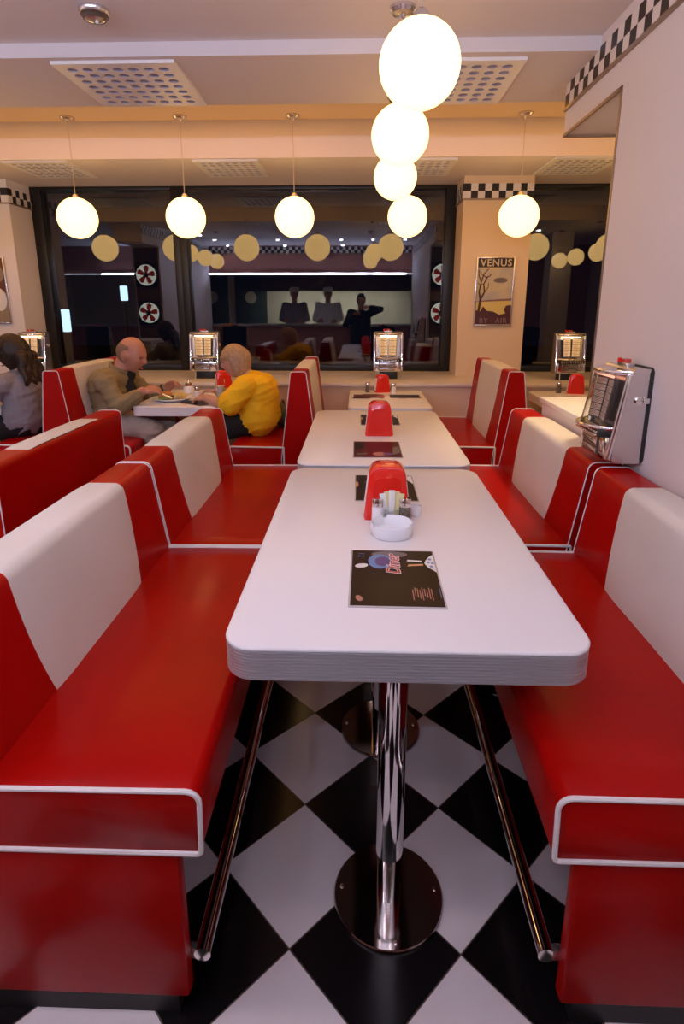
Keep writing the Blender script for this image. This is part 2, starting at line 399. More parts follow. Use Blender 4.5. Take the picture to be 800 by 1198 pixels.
def window(n, x0, x1, fl, fr_):
    t = 0.10
    f = MB().box(x0, x0 + fl, WIN_Y - 0.06, WIN_Y + 0.06, LED, SOF, b=0.004).box(x1 - fr_, x1, WIN_Y - 0.06, WIN_Y + 0.06, LED, SOF, b=0.004)
    f.box(x0 + fl, x1 - fr_, WIN_Y - 0.06, WIN_Y + 0.06, LED, LED + 0.05, b=0.004).box(x0 + fl, x1 - fr_, WIN_Y - 0.06, WIN_Y + 0.06, SOF - 0.03, SOF, b=0.004)
    o = struct('window_%d' % n, f, M['black'], label=['', 'tall dark window left of the black mullion', 'wide dark window in the middle', 'dark window right of the poster pillar', 'dark window beyond the white pillar at the left edge'][n], cat='window')
    struct('pane', MB().box(x0 + fl, x1 - fr_, WIN_Y - 0.004, WIN_Y + 0.004, LED + 0.05, SOF - 0.03), M['pane'], o, smooth=False)
window(1, -2.75, -1.515, 0.09, 0.058); window(2, -1.515, 0.795, 0.058, 0.095); window(3, 1.312, 3.99, 0.02, 0.05); window(4, -5.99, -3.45, 0.05, 0.05)
# street outside
struct('ground_street', MB().box(-14, 12, 5.21, 24, -0.4, -0.3), M['asphalt'], label='dark street outside the windows', cat='street')
def sign(label, x, y, z, wx, hz):
    o = MB().box(-wx / 2, wx / 2, -0.05, 0.05, 0, hz, b=0.015)
    t = thing('lit_sign', label, 'sign', (x, y, z)); finish('sign_face', o, M['signlit'], t)
    finish('post', MB().lathe([(0.03, -(z + 0.3)), (0.03, 0)], 10), M['blackp'], t)
sign('pale blue lit sign outside the left window, low by the frame', -4.6, 9.0, 0.95, 0.16, 0.34)
sign('small pale lit sign outside the left window, right of the lower one', -3.62, 9.0, 1.42, 0.09, 0.22)

# room behind the camera, seen in the dark glass
struct('wall_back', MB().box(-6, 4, -0.45, -0.35, 1.875, CEIL).box(-6, -5.6, -0.45, -0.35, 0, 1.875).box(1.1, 4, -0.45, -0.35, 0, 1.875).box(-5.6, 1.1, -0.45, -0.35, 0, 0.98), M['maroon'], smooth=False, label='maroon wall around the kitchen hatch', cat='wall')
frieze('trim_frieze_back', (-2.66, -0.35), (1, 0), (0, 1), 3.55, 2.235, 'checked strip over the kitchen hatch')
struct('trim_hatch_counter', MB().box(-5.6, 1.1, -0.62, -0.30, 0.98, 1.02, b=0.005), M['steel'], label='steel counter of the kitchen hatch', cat='counter')
struct('wall_kitchen', MB().box(-6, 4, -2.1, -2.0, 0, CEIL), M['kitchenwall'], label='tiled wall at the back of the kitchen', cat='wall')
tl = thing('strip_lamp', 'thin lit strip along the top of the kitchen hatch, mirrored in the glass', 'lamp', (-2.2, -0.335, 1.888))
finish('tube', MB().box(-3.3, 3.2, 0.0, 0.016, -0.008, 0.008, b=0.003), M['striplit'], tl)
finish('fitting', MB().box(-3.35, 3.25, -0.013, 0.0, -0.012, 0.012, b=0.002), M['steel'], tl)
hood = MB().box(-1.9, 1.0, -1.95, -1.3, 1.62, 2.0, b=0.02)
tag(finish('cooker_hood', hood, M['brown']), 'dark cooker hood in the kitchen, mirrored in the middle window', 'hood')
for i, (x, lb) in enumerate(((-3.05, 'first dark kitchen door with a round window, mirrored by the mullion'), (-2.25, 'second dark kitchen door with a round window, mirrored right of the first'))):
    d = struct('door_%d' % (i + 1), MB().box(x - 0.33, x + 0.33, -1.99, -1.95, 0, 2.0, b=0.006), M['doorblue'], label=lb, cat='door')
    finish('porthole', MB().lathe([(0.11, 0), (0.12, 0.012), (0.0, 0.012)], 24, T=Matrix.Translation((x, -1.95, 1.5)) @ Matrix.Rotation(-pi / 2, 4, 'X')), M['kitchenwall'], d)

# ------------------------------------------------------------------ benches
def end_piping(prof, y, r=0.0055, closed=True):
    return MB().tube([(p[0], y, p[1]) for p in prof], r, 8, closed)
def backrest(t, L, prof, kf, kc0, kc1):
    """prof: list of (x,z), open; cream panel spans profile indices kc0..kc1; kf(z) -> half width"""
    N = len(prof); red = MB(); cr = MB(); c = L / 2
    def hw(k): return kf(prof[k][1])
    def strip(mb, k0, k1, fa, fb, ny, bulge=0.0):
        V = []; Fc = []
        for k in range(k0, k1 + 1):
            a, b = fa(k), fb(k)
            p = Vector(prof[k]); q0 = Vector(prof[max(k - 1, 0)]); q1 = Vector(prof[min(k + 1, N - 1)]); d = (q1 - q0).normalized(); nrm = Vector((d.y, -d.x))
            for j in range(ny + 1):
                s = j / ny; bb = bulge * (min(1, 10 * s * (1 - s)))
                V.append((p.x + nrm.x * bb, a + (b - a) * s, p.y + nrm.y * bb))
        for k in range(k1 - k0):
            for j in range(ny):
                i = k * (ny + 1) + j; Fc.append((i, i + 1, i + ny + 2, i + ny + 1))
        mb.add(V, Fc)
    strip(red, 0, N - 1, lambda k: 0.0, lambda k: c - hw(k), 5)
    strip(red, 0, N - 1, lambda k: c + hw(k), lambda k: L, 5)
    for a, b in ((0, kc0), (kc1, N - 1)):
        if b > a: strip(red, a, b, lambda k: c - hw(k), lambda k: c + hw(k), 8)
    for y in (0.0, L): red.add([(p[0], y, p[1]) for p in prof], [tuple(range(N))])
    strip(cr, kc0, kc1, lambda k: c - hw(k), lambda k: c + hw(k), 16, 0.004)
    b = finish('backrest', red, M['red'], t, angle=50)
    finish('cream_panel', cr, M['cream'], b, angle=60)['label'] = 'cream central panel'
    # orientation: panel and back normals outward is settled by recalc
    for y, s in ((0.0, -1), (L, 1)):
        finish('piping', MB().tube([(p[0], y + s * 0.001, p[1]) for p in prof], 0.0023, 8, False), M['piping'], b)
    return b
def seat(t, L, x0, x1, name='seat'):
    prof = round_poly([(x0, 0.41), (x1, 0.41), (x1 + 0.004, 0.546), (x0, 0.543)], [0.004, 0.008, 0.024, 0.004], 5)
    rings = []
    for y, ins in ((0, 0.004), (0.004, 0.0)) :
        rings.append([(p[0] - ins * (1 if p[0] > (x0 + x1) / 2 else 0), y, p[1] - (ins if p[1] > 0.5 else -ins)) for p in prof])
    for i in range(1, 12):
        y = L * i / 12; s = sin(pi * i / 12) ** 0.5
        rings.append([(p[0], y, p[1] + (0.007 * s * sin(pi * min(1, max(0, (p[0] - x0) / (x1 - x0)))) if p[1] > 0.52 else 0)) for p in prof])
    for y, ins in ((L - 0.004, 0.0), (L, 0.004)):
        rings.append([(p[0] - ins * (1 if p[0] > (x0 + x1) / 2 else 0), y, p[1] - (ins if p[1] > 0.5 else -ins)) for p in prof])
    s_ = finish(name, MB().loft(rings), M['red'], t, angle=45)
    for y in (-0.001, L + 0.001):
        pts = [(p[0], y, p[1]) for p in prof]
        finish('piping', MB().tube(pts, 0.0050, 8, True), M['piping'], s_)
    return s_
def rail(t, L, x):
    r = MB().tube([(x, 0.024, 0.13), (x, L - 0.036, 0.13)], 0.0165, 20)
    o = finish('foot_rail', r, M['chrome'], t)
    for y in (0.034, L - 0.046):
        finish('bracket', MB().box(x - 0.035, x + 0.004, y - 0.009, y + 0.009, 0.116, 0.140, b=0.003), M['satin'], o)
def hw_low(z): 
    t = min(1, max(0, (z - 0.5) / 0.33)); return 0.238 + 0.055 * (1 - (1 - t) ** 2)
def hw_high(z):
    t = min(1, max(0, (z - 0.5) / 0.46)); return 0.21 + 0.085 * (1 - (1 - t) ** 2)
def low_bench(label, loc, rotz, L=1.035, depth=0.385, with_rail=True):
    t = thing('diner_bench', label, 'bench', loc, rotz, 'low booth benches')
    prof = round_poly([(0.016, 0.45), (0.0, 0.545), (-0.046, 0.849), (-0.165, 0.849), (-0.168, 0.06)], [0, 0.05, 0.028, 0.022, 0], 7, False)
    # densify straight parts
    pr = []
    for i in range(len(prof) - 1):
        a, b = Vector(prof[i]), Vector(prof[i + 1]); n = max(1, int((b - a).length / 0.03))
        for k in range(n): pr.append(tuple(a + (b - a) * (k / n)))
    pr.append(prof[-1])
    top = max(i for i, p in enumerate(pr) if p[1] > 0.845 and p[0] < -0.12)
    backrest(t, L, pr, hw_low, 0, top)
    seat(t, L, -0.01, depth)
    for ya, yb in ((0.002, 0.036), (L - 0.040, L - 0.006)):
        e = finish('end_panel', MB().box(-0.15, depth - 0.045, ya, yb, 0.048, 0.412, b=0.008), M['red'], t)
        finish('toe_kick', MB().box(-0.14, depth - 0.07, ya + 0.006, yb - 0.004, 0.0, 0.05), M['toe'], e)
    finish('base', MB().box(-0.15, 0.12, 0.036, L - 0.040, 0.05, 0.412), M['red'], t)
    finish('plinth', MB().box(-0.14, 0.10, 0.05, L - 0.05, 0.0, 0.05), M['toe'], t)
    finish('seat_board', MB().box(-0.12, depth - 0.012, 0.03, L - 0.03, 0.398, 0.411), M['toe'], t)
    if with_rail: rail(t, L, depth - 0.022)
    return t
low_bench('red and cream bench at the near left, cut by the picture edge', (-0.663, 0.812, 0), 0, L=1.03)
low_bench('red and cream bench on the left of the second table', (-0.663, 1.857, 0), 0, with_rail=True)
low_bench('red and cream bench at the near right, below the chrome wall jukebox', (0.738, 1.838, 0), pi, L=1.02)
low_bench('red and cream bench on the right of the second table, past the narrow gap', (0.738, 2.925, 0), pi, L=1.03)
low_bench('bench at the left edge turned away, its red back towards us', (-1.373, 2.82, 0), pi, L=1.03, with_rail=False)

def high_bench(label, x, y0=3.29, y1=4.262):
    L = y1 - y0
    t = thing('double_bench', label, 'bench', (x, y0, 0), 0, 'high double benches by the windows')
    prof = round_poly([(0.11, 0.06), (0.108, 0.48), (0.044, 0.992), (-0.044, 0.992), (-0.108, 0.48), (-0.11, 0.06)], [0, 0.1, 0.016, 0.016, 0.1, 0], 6, False)
    pr = []
    for i in range(len(prof) - 1):
        a, b = Vector(prof[i]), Vector(prof[i + 1]); n = max(1, int((b - a).length / 0.035))
        for k in range(n): pr.append(tuple(a + (b - a) * (k / n)))
    pr.append(prof[-1])
    ks = [i for i, p in enumerate(pr) if p[1] >= 0.5]
    backrest(t, L, pr, hw_high, ks[0], ks[-1])
    s1 = seat(t, L, 0.095, 0.425)
    s2 = seat(t, L, 0.095, 0.425); s2.rotation_euler = (0, 0, pi); s2.location = (0, L, 0)
    for s in (1, -1):
        a, b = sorted((s * 0.10, s * 0.385))
        finish('base', MB().box(a, b, 0.008, L - 0.004, 0.06, 0.412, b=0.008), M['red'], t)
    finish('toe_kick', MB().box(-0.36, 0.36, 0.03, L - 0.03, 0, 0.06), M['toe'], t)
    return t
high_bench('tall red and cream bench behind the woman in yellow', -0.352)
high_bench('tall red and cream bench below the poster pillar', 0.905, 3.33)
high_bench('tall red and cream bench behind the man in khaki', -1.80)

# ------------------------------------------------------------------ tables
def slab(t, x0, x1, y0, y1, z0, z1, r, ribs):
    zt = z1 - 0.008
    prof = [(0.004, zt), (0.0, zt + 0.0015), (0.0, z1 - 0.004), (0.0015, z1 - 0.0015), (0.005, z1)]
    top = MB().loft([[(p[0], p[1], z) for p in rrect(x0 + i, x1 - i, y0 + i, y1 - i, r - i, 10)] for i, z in prof])
    tp = finish('tabletop', top, M['laminate'], t, angle=50)
    rings = [(0.003, z0), (0.001, z0 + 0.002)]
    if ribs:
        h = (zt - z0 - 0.004) / ribs
        for k in range(ribs):
            a = z0 + 0.002 + k * h; rings += [(0.001, a + h * 0.1), (0.001, a + h * 0.72), (0.0032, a + h * 0.80), (0.0032, a + h * 0.92)]
    rings.append((0.001, zt))
    bd = MB().loft([[(p[0], p[1], z) for p in rrect(x0 + i, x1 - i, y0 + i, y1 - i, r - i, 10)] for i, z in rings])
    finish('edge_band', bd, M['alu'] if ribs else M['laminate'], t, angle=25)
    return tp
def pedestal(t, x, y, z1):
    finish('column', MB().lathe([(0.0275, 0.012), (0.0275, 0.135), (0.0315, 0.137), (0.0315, z1)], 32, T=Matrix.Translation((x, y, 0))), M['chrome'], t)
    b = finish('base_plate', MB().lathe([(0.130, 0.0), (0.130, 0.006), (0.127, 0.010), (0.03, 0.012)], 64, T=Matrix.Translation((x, y, 0))), M['dchrome'], t)
    sc = MB()
    for a in (0.1, pi - 0.1, -pi / 2 + 0.1, pi / 2):
        sc.lathe([(0.0045, 0.010), (0.0045, 0.0135), (0.002, 0.0145)], 10, T=Matrix.Translation((x + 0.112 * cos(a), y + 0.112 * sin(a), 0)))
    finish('screws', sc, M['chrome'], b)
def diner_table(label, cx, y0, y1):
    t = thing('diner_table', label, 'table', (cx, (y0 + y1) / 2, 0), 0, 'long pedestal tables'); h = (y1 - y0) / 2
    slab(t, -0.352, 0.352, -h, h, 0.679, 0.75, 0.062, 9)
    for dy in (-0.475, 0.08): pedestal(t, -0.016, dy, 0.679)
    fl = MB().box(-0.12, 0.09, -h + 0.04, h - 0.3, 0.668, 0.679)
    finish('under_frame', fl, M['blackp'], t)
    return t
diner_table('long white table with ribbed metal edge nearest the viewer', 0.094, 0.935, 2.145)
diner_table('second long white table, between the nearest one and the windows', 0.100, 2.195, 3.40)
def window_table(label, x0, x1, y0=3.48, y1=4.235):
    t = thing('window_table', label, 'table', ((x0 + x1) / 2, (y0 + y1) / 2, 0), 0, 'small tables by the windows'); h = (y1 - y0) / 2; wx = (x1 - x0) / 2
    slab(t, -wx, wx, -h, h, 0.69, 0.75, 0.05, 0); pedestal(t, 0, 0, 0.69)
window_table('small pale table below the middle window, beyond the second long table', -0.07, 0.455)
window_table('small table between the man in khaki and the woman in yellow', -1.425, -0.865)
window_table('small table with menus seen over the low wall on the right', 1.235, 1.78)
window_table('small table in front of the dark haired woman at the left edge', -2.78, -2.235)

# ------------------------------------------------------------------ globe lamps
def globe_lamp(label, x, y, z, d, ztop, group):
    t = thing('pendant_globe_lamp', label, 'lamp', (x, y, ztop), 0, group)
    r = d / 2; zz = z - ztop
    finish('globe', MB().ball((0, 0, zz), r, r, r, 40, 24), M['globe'], t)
    finish('cord', MB().tube([(0, 0, -0.02), (0, 0, zz + r + 0.005)], 0.0022, 8), M['cord'], t)
    finish('cap', MB().lathe([(0.012, zz + r + 0.02), (0.018, zz + r + 0.012), (0.022, zz + r - 0.006)], 20), M['satin'], t)
    finish('ceiling_rose', MB().lathe([(0.046, 0.0), (0.046, -0.008), (0.036, -0.020), (0.012, -0.024), (0.008, -0.03), (0.004, -0.036)], 28), M['satin'], t)
    return t
ROW = [(-1.897, 'leftmost globe lamp of the row along the windows'), (-1.164, 'globe lamp in front of the black window mullion'),
       (-0.437, 'globe lamp third from the left in the row along the windows'), (0.309, 'lowest and smallest globe of the overlapping string in the middle'),
       (1.037, 'globe lamp in front of the poster pillar'), (1.77, 'globe lamp hidden behind the right wall, over its table'), (-2.63, 'globe lamp past the left picture edge, mirrored in the glass'),
       (2.50, 'globe lamp far behind the right wall, mirrored in the glass'), (-3.36, 'second globe lamp past the left picture edge')]
for x, lb in ROW: globe_lamp(lb, x, 4.05, 1.928, 0.258, REC, 'row of globe lamps along the windows')
for y, zt, lb in ((1.665, CEIL, 'largest globe lamp, nearest the viewer at the top'), (2.293, CEIL, 'second globe lamp of the overlapping string, just below the largest'), (3.003, SOF, 'third globe lamp of the overlapping string in the middle')):
    globe_lamp(lb, {1.665: 0.148, 2.293: 0.141, 3.003: 0.166}[y], y, 1.962, 0.207, zt, 'string of globe lamps over the long tables')
for y, zt, lb in ((1.665, CEIL, 'nearest'), (2.293, CEIL, 'middle'), (3.003, SOF, 'farthest')):
    globe_lamp('%s globe lamp of the string over the left tables, mirrored in the glass' % lb, -2.05, y, 1.962, 0.207, zt, 'string of globe lamps over the left tables')

for y, zt, lb in ((1.665, CEIL, 'nearest'), (2.293, CEIL, 'middle'), (3.003, SOF, 'farthest')):
    globe_lamp('%s globe lamp of the string over the right tables, mirrored in the right window' % lb, 2.8, y, 1.962, 0.207, zt, 'string of globe lamps over the right tables')
# recessed spots of the front part of the room
def spot(label, x, y, k=1.0, z=None, col=None, cone=150):
    z = CEIL if z is None else z; col = COOL if col is None else col
    t = thing('recessed_spotlight', label, 'spotlight', (x, y, z), 0, 'recessed ceiling spotlights behind the viewer')
    finish('ring', MB().lathe([(0.030, -0.001), (0.032, -0.006), (0.046, -0.004), (0.048, 0.0)], 24), M['satin'], t)
    finish('diffuser', MB().lathe([(0.030, -0.002), (0.030, -0.014), (0.022, -0.024), (0.0, -0.028)], 20), M['coolwhite'], t)
    l = bpy.data.lights.new('spot_beam', 'SPOT'); l.energy = SPOT_WATTS * k; l.color = col; l.spot_size = radians(cone); l.spot_blend = 0.8; l.shadow_soft_size = 0.05
    o = bpy.data.objects.new('spot_beam', l); COL.objects.link(o); o.parent = t; o.location = (0, 0, -0.035)
for k in range(7):
    spot('ceiling spotlight over the near tables, mirrored in the dark glass', -2.3 + 0.5 * k, 0.7, (3.2, 2.4, 1.8, 1.3, 0.7, 0.4, 0.3)[k])
    spot('ceiling spotlight above the kitchen hatch, mirrored in the dark glass', -2.3 + 0.5 * k, -0.2, (2.6, 2.0, 1.3, 1.0, 0.8, 0.7, 0.7)[k])

for x, y in ((2.05, 1.6), (2.45, 1.75), (2.3, 0.6), (3.0, 0.6)):
    spot('ceiling spotlight right of the side wall, mirrored in the right window', x, y, 0.9)
spot('added blue spotlight that brightens the left wall mirrored beside the black mullion', -2.36, 1.35, 3.6, None, (0.5, 0.6, 1.0))  # this blue spot and the next are added to brighten the mirrored wall
spot('second added blue spotlight that brightens the left wall mirrored beside the black mullion', -2.36, 2.0, 3.0, None, (0.5, 0.6, 1.0))
spot('unseen warm spotlight added under the wall beam to brighten the low white wall', 1.17, 2.55, 16.0, 2.108, (1.0, 0.74, 0.42), 80)  # added out of view to brighten the top of the low wall
struct('wall_pillar_back', MB().box(2.75, 3.05, 1.15, 1.45, 0, CEIL), M['wall'], label='pale square column mirrored in the right window', cat='pillar')
# lit fans on the two wall ends
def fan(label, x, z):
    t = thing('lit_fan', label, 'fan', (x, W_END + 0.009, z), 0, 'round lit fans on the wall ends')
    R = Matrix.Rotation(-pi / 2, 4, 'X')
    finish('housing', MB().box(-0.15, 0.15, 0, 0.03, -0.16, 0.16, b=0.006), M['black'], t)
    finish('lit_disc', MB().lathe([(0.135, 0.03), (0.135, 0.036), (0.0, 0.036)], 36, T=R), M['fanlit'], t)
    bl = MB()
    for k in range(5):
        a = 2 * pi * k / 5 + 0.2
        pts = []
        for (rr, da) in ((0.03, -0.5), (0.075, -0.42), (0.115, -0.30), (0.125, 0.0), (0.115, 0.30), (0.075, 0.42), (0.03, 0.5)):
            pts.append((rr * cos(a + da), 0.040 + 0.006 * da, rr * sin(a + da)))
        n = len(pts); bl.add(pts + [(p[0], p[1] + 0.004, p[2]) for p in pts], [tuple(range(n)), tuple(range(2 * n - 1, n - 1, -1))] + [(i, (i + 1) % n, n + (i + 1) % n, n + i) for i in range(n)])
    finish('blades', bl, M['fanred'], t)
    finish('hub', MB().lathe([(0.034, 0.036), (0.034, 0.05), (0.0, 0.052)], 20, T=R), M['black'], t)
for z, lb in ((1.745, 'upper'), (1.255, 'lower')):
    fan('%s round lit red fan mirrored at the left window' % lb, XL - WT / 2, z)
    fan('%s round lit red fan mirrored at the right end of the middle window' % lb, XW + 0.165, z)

# ------------------------------------------------------------------ vents, smoke detector
def vent(label, x0, x1, y0, y1, n=7, first=[None]):
    t = thing('ceiling_vent', label, 'vent', ((x0 + x1) / 2, (y0 + y1) / 2, SOF), 0, 'square perforated ceiling vents')
    wx = (x1 - x0) / 2; wy = (y1 - y0) / 2; m = 0.03
    pl = MB(); hl = pl; z = -0.012; zi = -0.002
    for a in ((-wx, -wx + m, -wy, wy), (wx - m, wx, -wy, wy), (-wx + m, wx - m, -wy, -wy + m), (-wx + m, wx - m, wy - m, wy)): pl.box(a[0], a[1], a[2], a[3], z, 0)
    cw = (2 * wx - 2 * m) / n; ch = (2 * wy - 2 * m) / n
    for i in range(n):
        for j in range(n):
            cx = -wx + m + cw * (i + 0.5); cy = -wy + m + ch * (j + 0.5); r = 0.33 * min(cw, ch); S = 16; V = []; Fc = []
            for k in range(S):
                a = 2 * pi * k / S; c_, s_ = cos(a), sin(a); q = max(abs(c_), abs(s_))
                V.append((cx + c_ / q * cw / 2, cy + s_ / q * ch / 2, z))
            V += [(cx + r * cos(2 * pi * k / S), cy + r * sin(2 * pi * k / S), z) for k in range(S)]
            for k in range(S): Fc.append((k, (k + 1) % S, S + (k + 1) % S, S + k))
            pl.add(V, Fc)
            hl.add([(cx + r * cos(2 * pi * k / S), cy + r * sin(2 * pi * k / S), zz) for zz in (z, zi) for k in range(S)], [(k, (k + 1) % S, S + (k + 1) % S, S + k) for k in range(S)], 1)
    finish('perforated_panel', pl, [M['white'], M['hole']], t, smooth=False)
    finish('backing', MB().box(-wx + 0.01, wx - 0.01, -wy + 0.01, wy - 0.01, -0.002, 0.0), M['ventdark'], t)
vent('large square ceiling vent at the upper left', -1.245, -0.745, 2.56, 3.07)
vent('large square ceiling vent behind the big globe lamp', 0.155, 0.650, 2.575, 3.085)
for x0, lb in ((-2.44, 'small looking vent above the left window'), (-1.135, 'vent above the middle window, between two globe cords'), (0.20, 'vent above the middle window, right of the globe string'), (1.28, 'vent above the right window, beside the wall opening')):
    vent(lb, x0, x0 + 0.445, 4.17, 4.67)
t = thing('smoke_detector', 'round smoke detector on the near ceiling at top left', 'smoke detector', (-0.93, 2.275, CEIL))
finish('body', MB().lathe([(0.052, 0), (0.052, -0.012), (0.046, -0.02), (0.040, -0.022), (0.036, -0.03), (0.014, -0.038), (0, -0.038)], 28), M['satin'], t)
finish('grille', MB().lathe([(0.0475, -0.0195), (0.0415, -0.0235), (0.038, -0.031), (0.034, -0.031)], 28), M['brown'], t)
finish('indicator', MB().ball((0.008, -0.004, -0.039), 0.006, 0.006, 0.006, 10, 6), M['white'], t)

# ------------------------------------------------------------------ wall jukeboxes
def jukebox(label, loc, rotz, stand, lit=1):
    t = thing('tabletop_jukebox', label, 'jukebox', loc, rotz, 'chrome tabletop jukeboxes'); hwid = 0.112; Hh = 0.305
    # side profile (depth d forward = -y, z)
    prof = round_poly([(0, 0.0), (0.088, 0.0), (0.088, 0.05), (0.052, Hh), (0, Hh)], [0, 0.012, 0.02, 0.022, 0.004], 5)
    body = MB().loft([[(x, -(0.012 + p[0]), p[1]) for p in prof] for x in (-hwid, hwid)])
    finish('body', body, M['satin'], t, angle=30)
    bp = round_poly([(-0.1135, -0.002), (0.1135, -0.002), (0.1135, Hh + 0.003), (-0.1135, Hh + 0.003)], [0.02] * 4, 6)
    finish('back_plate', MB().loft([[(p[0], y, p[1]) for p in bp] for y in (0, -0.013)]), M['blackp'], t)
    def arc(z, dep, bul, half=0.094, n=14):
        return [(half * (2 * k / n - 1), -(0.012 + dep + bul * (1 - (2 * k / n - 1) ** 2)), z) for k in range(n + 1)]
    def dep(z): return 0.088 - 0.036 * (z - 0.05) / (Hh - 0.05)
    zb, zt = 0.118, 0.282
    # curved front window
    g = MB(); a1 = arc(zb, dep(zb) + 0.012, 0.062); a2 = arc(zt, dep(zt) + 0.010, 0.056); n = len(a1)
    def inn(a): return [(p[0] * 0.975, p[1] + 0.003, p[2]) for p in a]
    i1, i2 = inn(a1), inn(a2)
    g.add(a1 + a2 + i1 + i2, [(k, k + 1, n + k + 1, n + k) for k in range(n - 1)] + [(2 * n + k, 3 * n + k, 3 * n + k + 1, 2 * n + k + 1) for k in range(n - 1)] + [(0, n, 3 * n, 2 * n), (n - 1, 3 * n - 1, 4 * n - 1, 2 * n - 1)] + [(k, 2 * n + k, 2 * n + k + 1, k + 1) for k in range(n - 1)] + [(n + k, n + k + 1, 3 * n + k + 1, 3 * n + k) for k in range(n - 1)])
    finish('curved_window', g, M['glass'], t, angle=50)
    def lid(z0, z1, d0, bul, name, m, half=0.104):
        o = [(p[0], p[1]) for p in arc(0, d0, bul, half, 18)]; o = o + [(half, -0.014), (-half, -0.014)]
        mb = MB().loft([[(p[0] * s, p[1] * s + (0 if s == 1 else -0.0), z) for p in o] for s, z in ((0.985, z0), (1, z0 + 0.003), (1, z1 - 0.003), (0.985, z1))])
        return finish(name, mb, m, t, angle=40)
    lid(zt, zt + 0.016, dep(zt) + 0.012, 0.062, 'top_rim', M['chrome'])
    lid(zb - 0.012, zb, dep(zb) + 0.018, 0.072, 'window_sill', M['chrome'], 0.108)
    # title pages behind the glass
    for s in (-1, 1):
        R = Matrix.Translation((0, -(0.012 + dep(0.2) + 0.016), 0)) @ Matrix.Rotation(s * 0.16, 4, 'Z') @ Matrix.Rotation(-0.14, 4, 'X', )
        R = Matrix.Translation((s * 0.034, -(0.012 + dep(0.2) + 0.022), 0.198)) @ Matrix.Rotation(-s * 0.18, 4, 'Z') @ Matrix.Rotation(-0.14, 4, 'X')
        pg = finish('title_page', MB().box(-0.030, 0.030, -0.002, 0.002, -0.072, 0.068, T=R), M['pageback'], t, smooth=False)
        cards = MB(); ln = MB()
        for k in range(6):
            z = -0.067 + k * 0.0222
            cards.box(-0.027, 0.027, -0.0034, -0.002, z, z + 0.0185, T=R)
            ln.box(-0.027, 0.027, -0.0042, -0.0034, z + 0.0085, z + 0.0100, T=R)
            ln.box(-0.021, 0.008 + 0.011 * ((k * 7) % 3) / 2, -0.0040, -0.0034, z + 0.0130, z + 0.0148, T=R)
            ln.box(-0.021, 0.002 + 0.012 * ((k * 5) % 4) / 3, -0.0040, -0.0034, z + 0.0035, z + 0.0053, T=R)
        finish('title_cards', cards, M['page'] if lit else M['pagedim'], pg, smooth=False)
        finish('title_print', ln, M['pageline'], pg, smooth=False)
    finish('lamp_tube', MB().tube([(-0.062, -(0.012 + dep(zt) + 0.035), zt - 0.008), (0.062, -(0.012 + dep(zt) + 0.035), zt - 0.008)], 0.004, 10), M['tube'] if lit else M['tubedim'], t)
    # chrome side rails that slope with the front
    for s in (-1, 1):
        pts = [(s * 0.106, -(0.014 + dep(z) + 0.004), z) for z in (0.012, 0.05, 0.10, 0.16, 0.22, 0.285)]
        finish('side_rail', MB().tube(pts, 0.0095, 12), M['chrome'], t)
        finish('gold_strip', MB().tube([(s * 0.096, -(0.014 + dep(z) + 0.006), z) for z in (0.125, 0.20, 0.275)], 0.0035, 8), M['bronze'], t)
    # selector keys
    kb = finish('key_bed', MB().box(-0.095, 0.095, -0.142, -0.07, 0.082, 0.106, b=0.004), M['blackp'], t)
    ky = MB()
    for r in range(2):
        for k in range(10): ky.box(-0.085 + 0.0172 * k, -0.085 + 0.0172 * k + 0.012, -0.152 - 0.0 + 0.004 * r, -0.138, 0.085 + 0.0095 * r, 0.0915 + 0.0095 * r, b=0.001)
    finish('selector_keys', ky, M['chrome'], kb)
    # lower front with two label plates
    lo = finish('lower_panel', MB().box(-0.097, 0.097, -0.122, -0.09, 0.004, 0.084, b=0.006), M['chrome'], t)
    finish('plate_frame', MB().box(-0.074, 0.052, -0.126, -0.12, 0.012, 0.078, b=0.002), M['brown'], lo)
    finish('label_plate', MB().box(-0.069, 0.047, -0.1285, -0.125, 0.043, 0.073, b=0.001), M['satin'], lo)
    finish('label_plate', MB().box(-0.069, 0.047, -0.1285, -0.125, 0.017, 0.036, b=0.001), M['satin'], lo)
    pr = MB()
    for k in range(3): pr.box(-0.062, 0.036 - 0.012 * (k % 2), -0.1292, -0.1285, 0.048 + 0.008 * k, 0.0505 + 0.008 * k)
    finish('label_print', pr, M['blackp'], lo, smooth=False)
    finish('coin_slot', MB().box(0.062, 0.086, -0.126, -0.12, 0.03, 0.07, b=0.002), M['satin'], lo)
    # red lamp housing on top, lock on the side
    tb = finish('top_badge', MB().box(-0.032, 0.034, -0.055, -0.025, Hh - 0.004, Hh + 0.010, b=0.004), M['satin'], t)
    finish('red_lamp', MB().box(-0.014, 0.014, -0.051, -0.029, Hh + 0.008, Hh + 0.022, b=0.003), M['redlamp'], tb)
    finish('red_knob', MB().lathe([(0.007, Hh + 0.008), (0.007, Hh + 0.02), (0.004, Hh + 0.023)], 12, T=Matrix.Translation((-0.031, -0.048, 0))), M['redgloss'], tb)
    R = Matrix.Translation((hwid, -0.040, 0.205)) @ Matrix.Rotation(pi / 2, 4, 'Y')
    lk = finish('lock', MB().lathe([(0.013, -0.002), (0.013, 0.004), (0.009, 0.006), (0.009, 0.004), (0, 0.004)], 20, T=R), M['chrome'], t)
    finish('hasp', MB().box(hwid - 0.001, hwid + 0.006, -0.026, -0.006, 0.196, 0.214, b=0.002), M['chrome'], t)
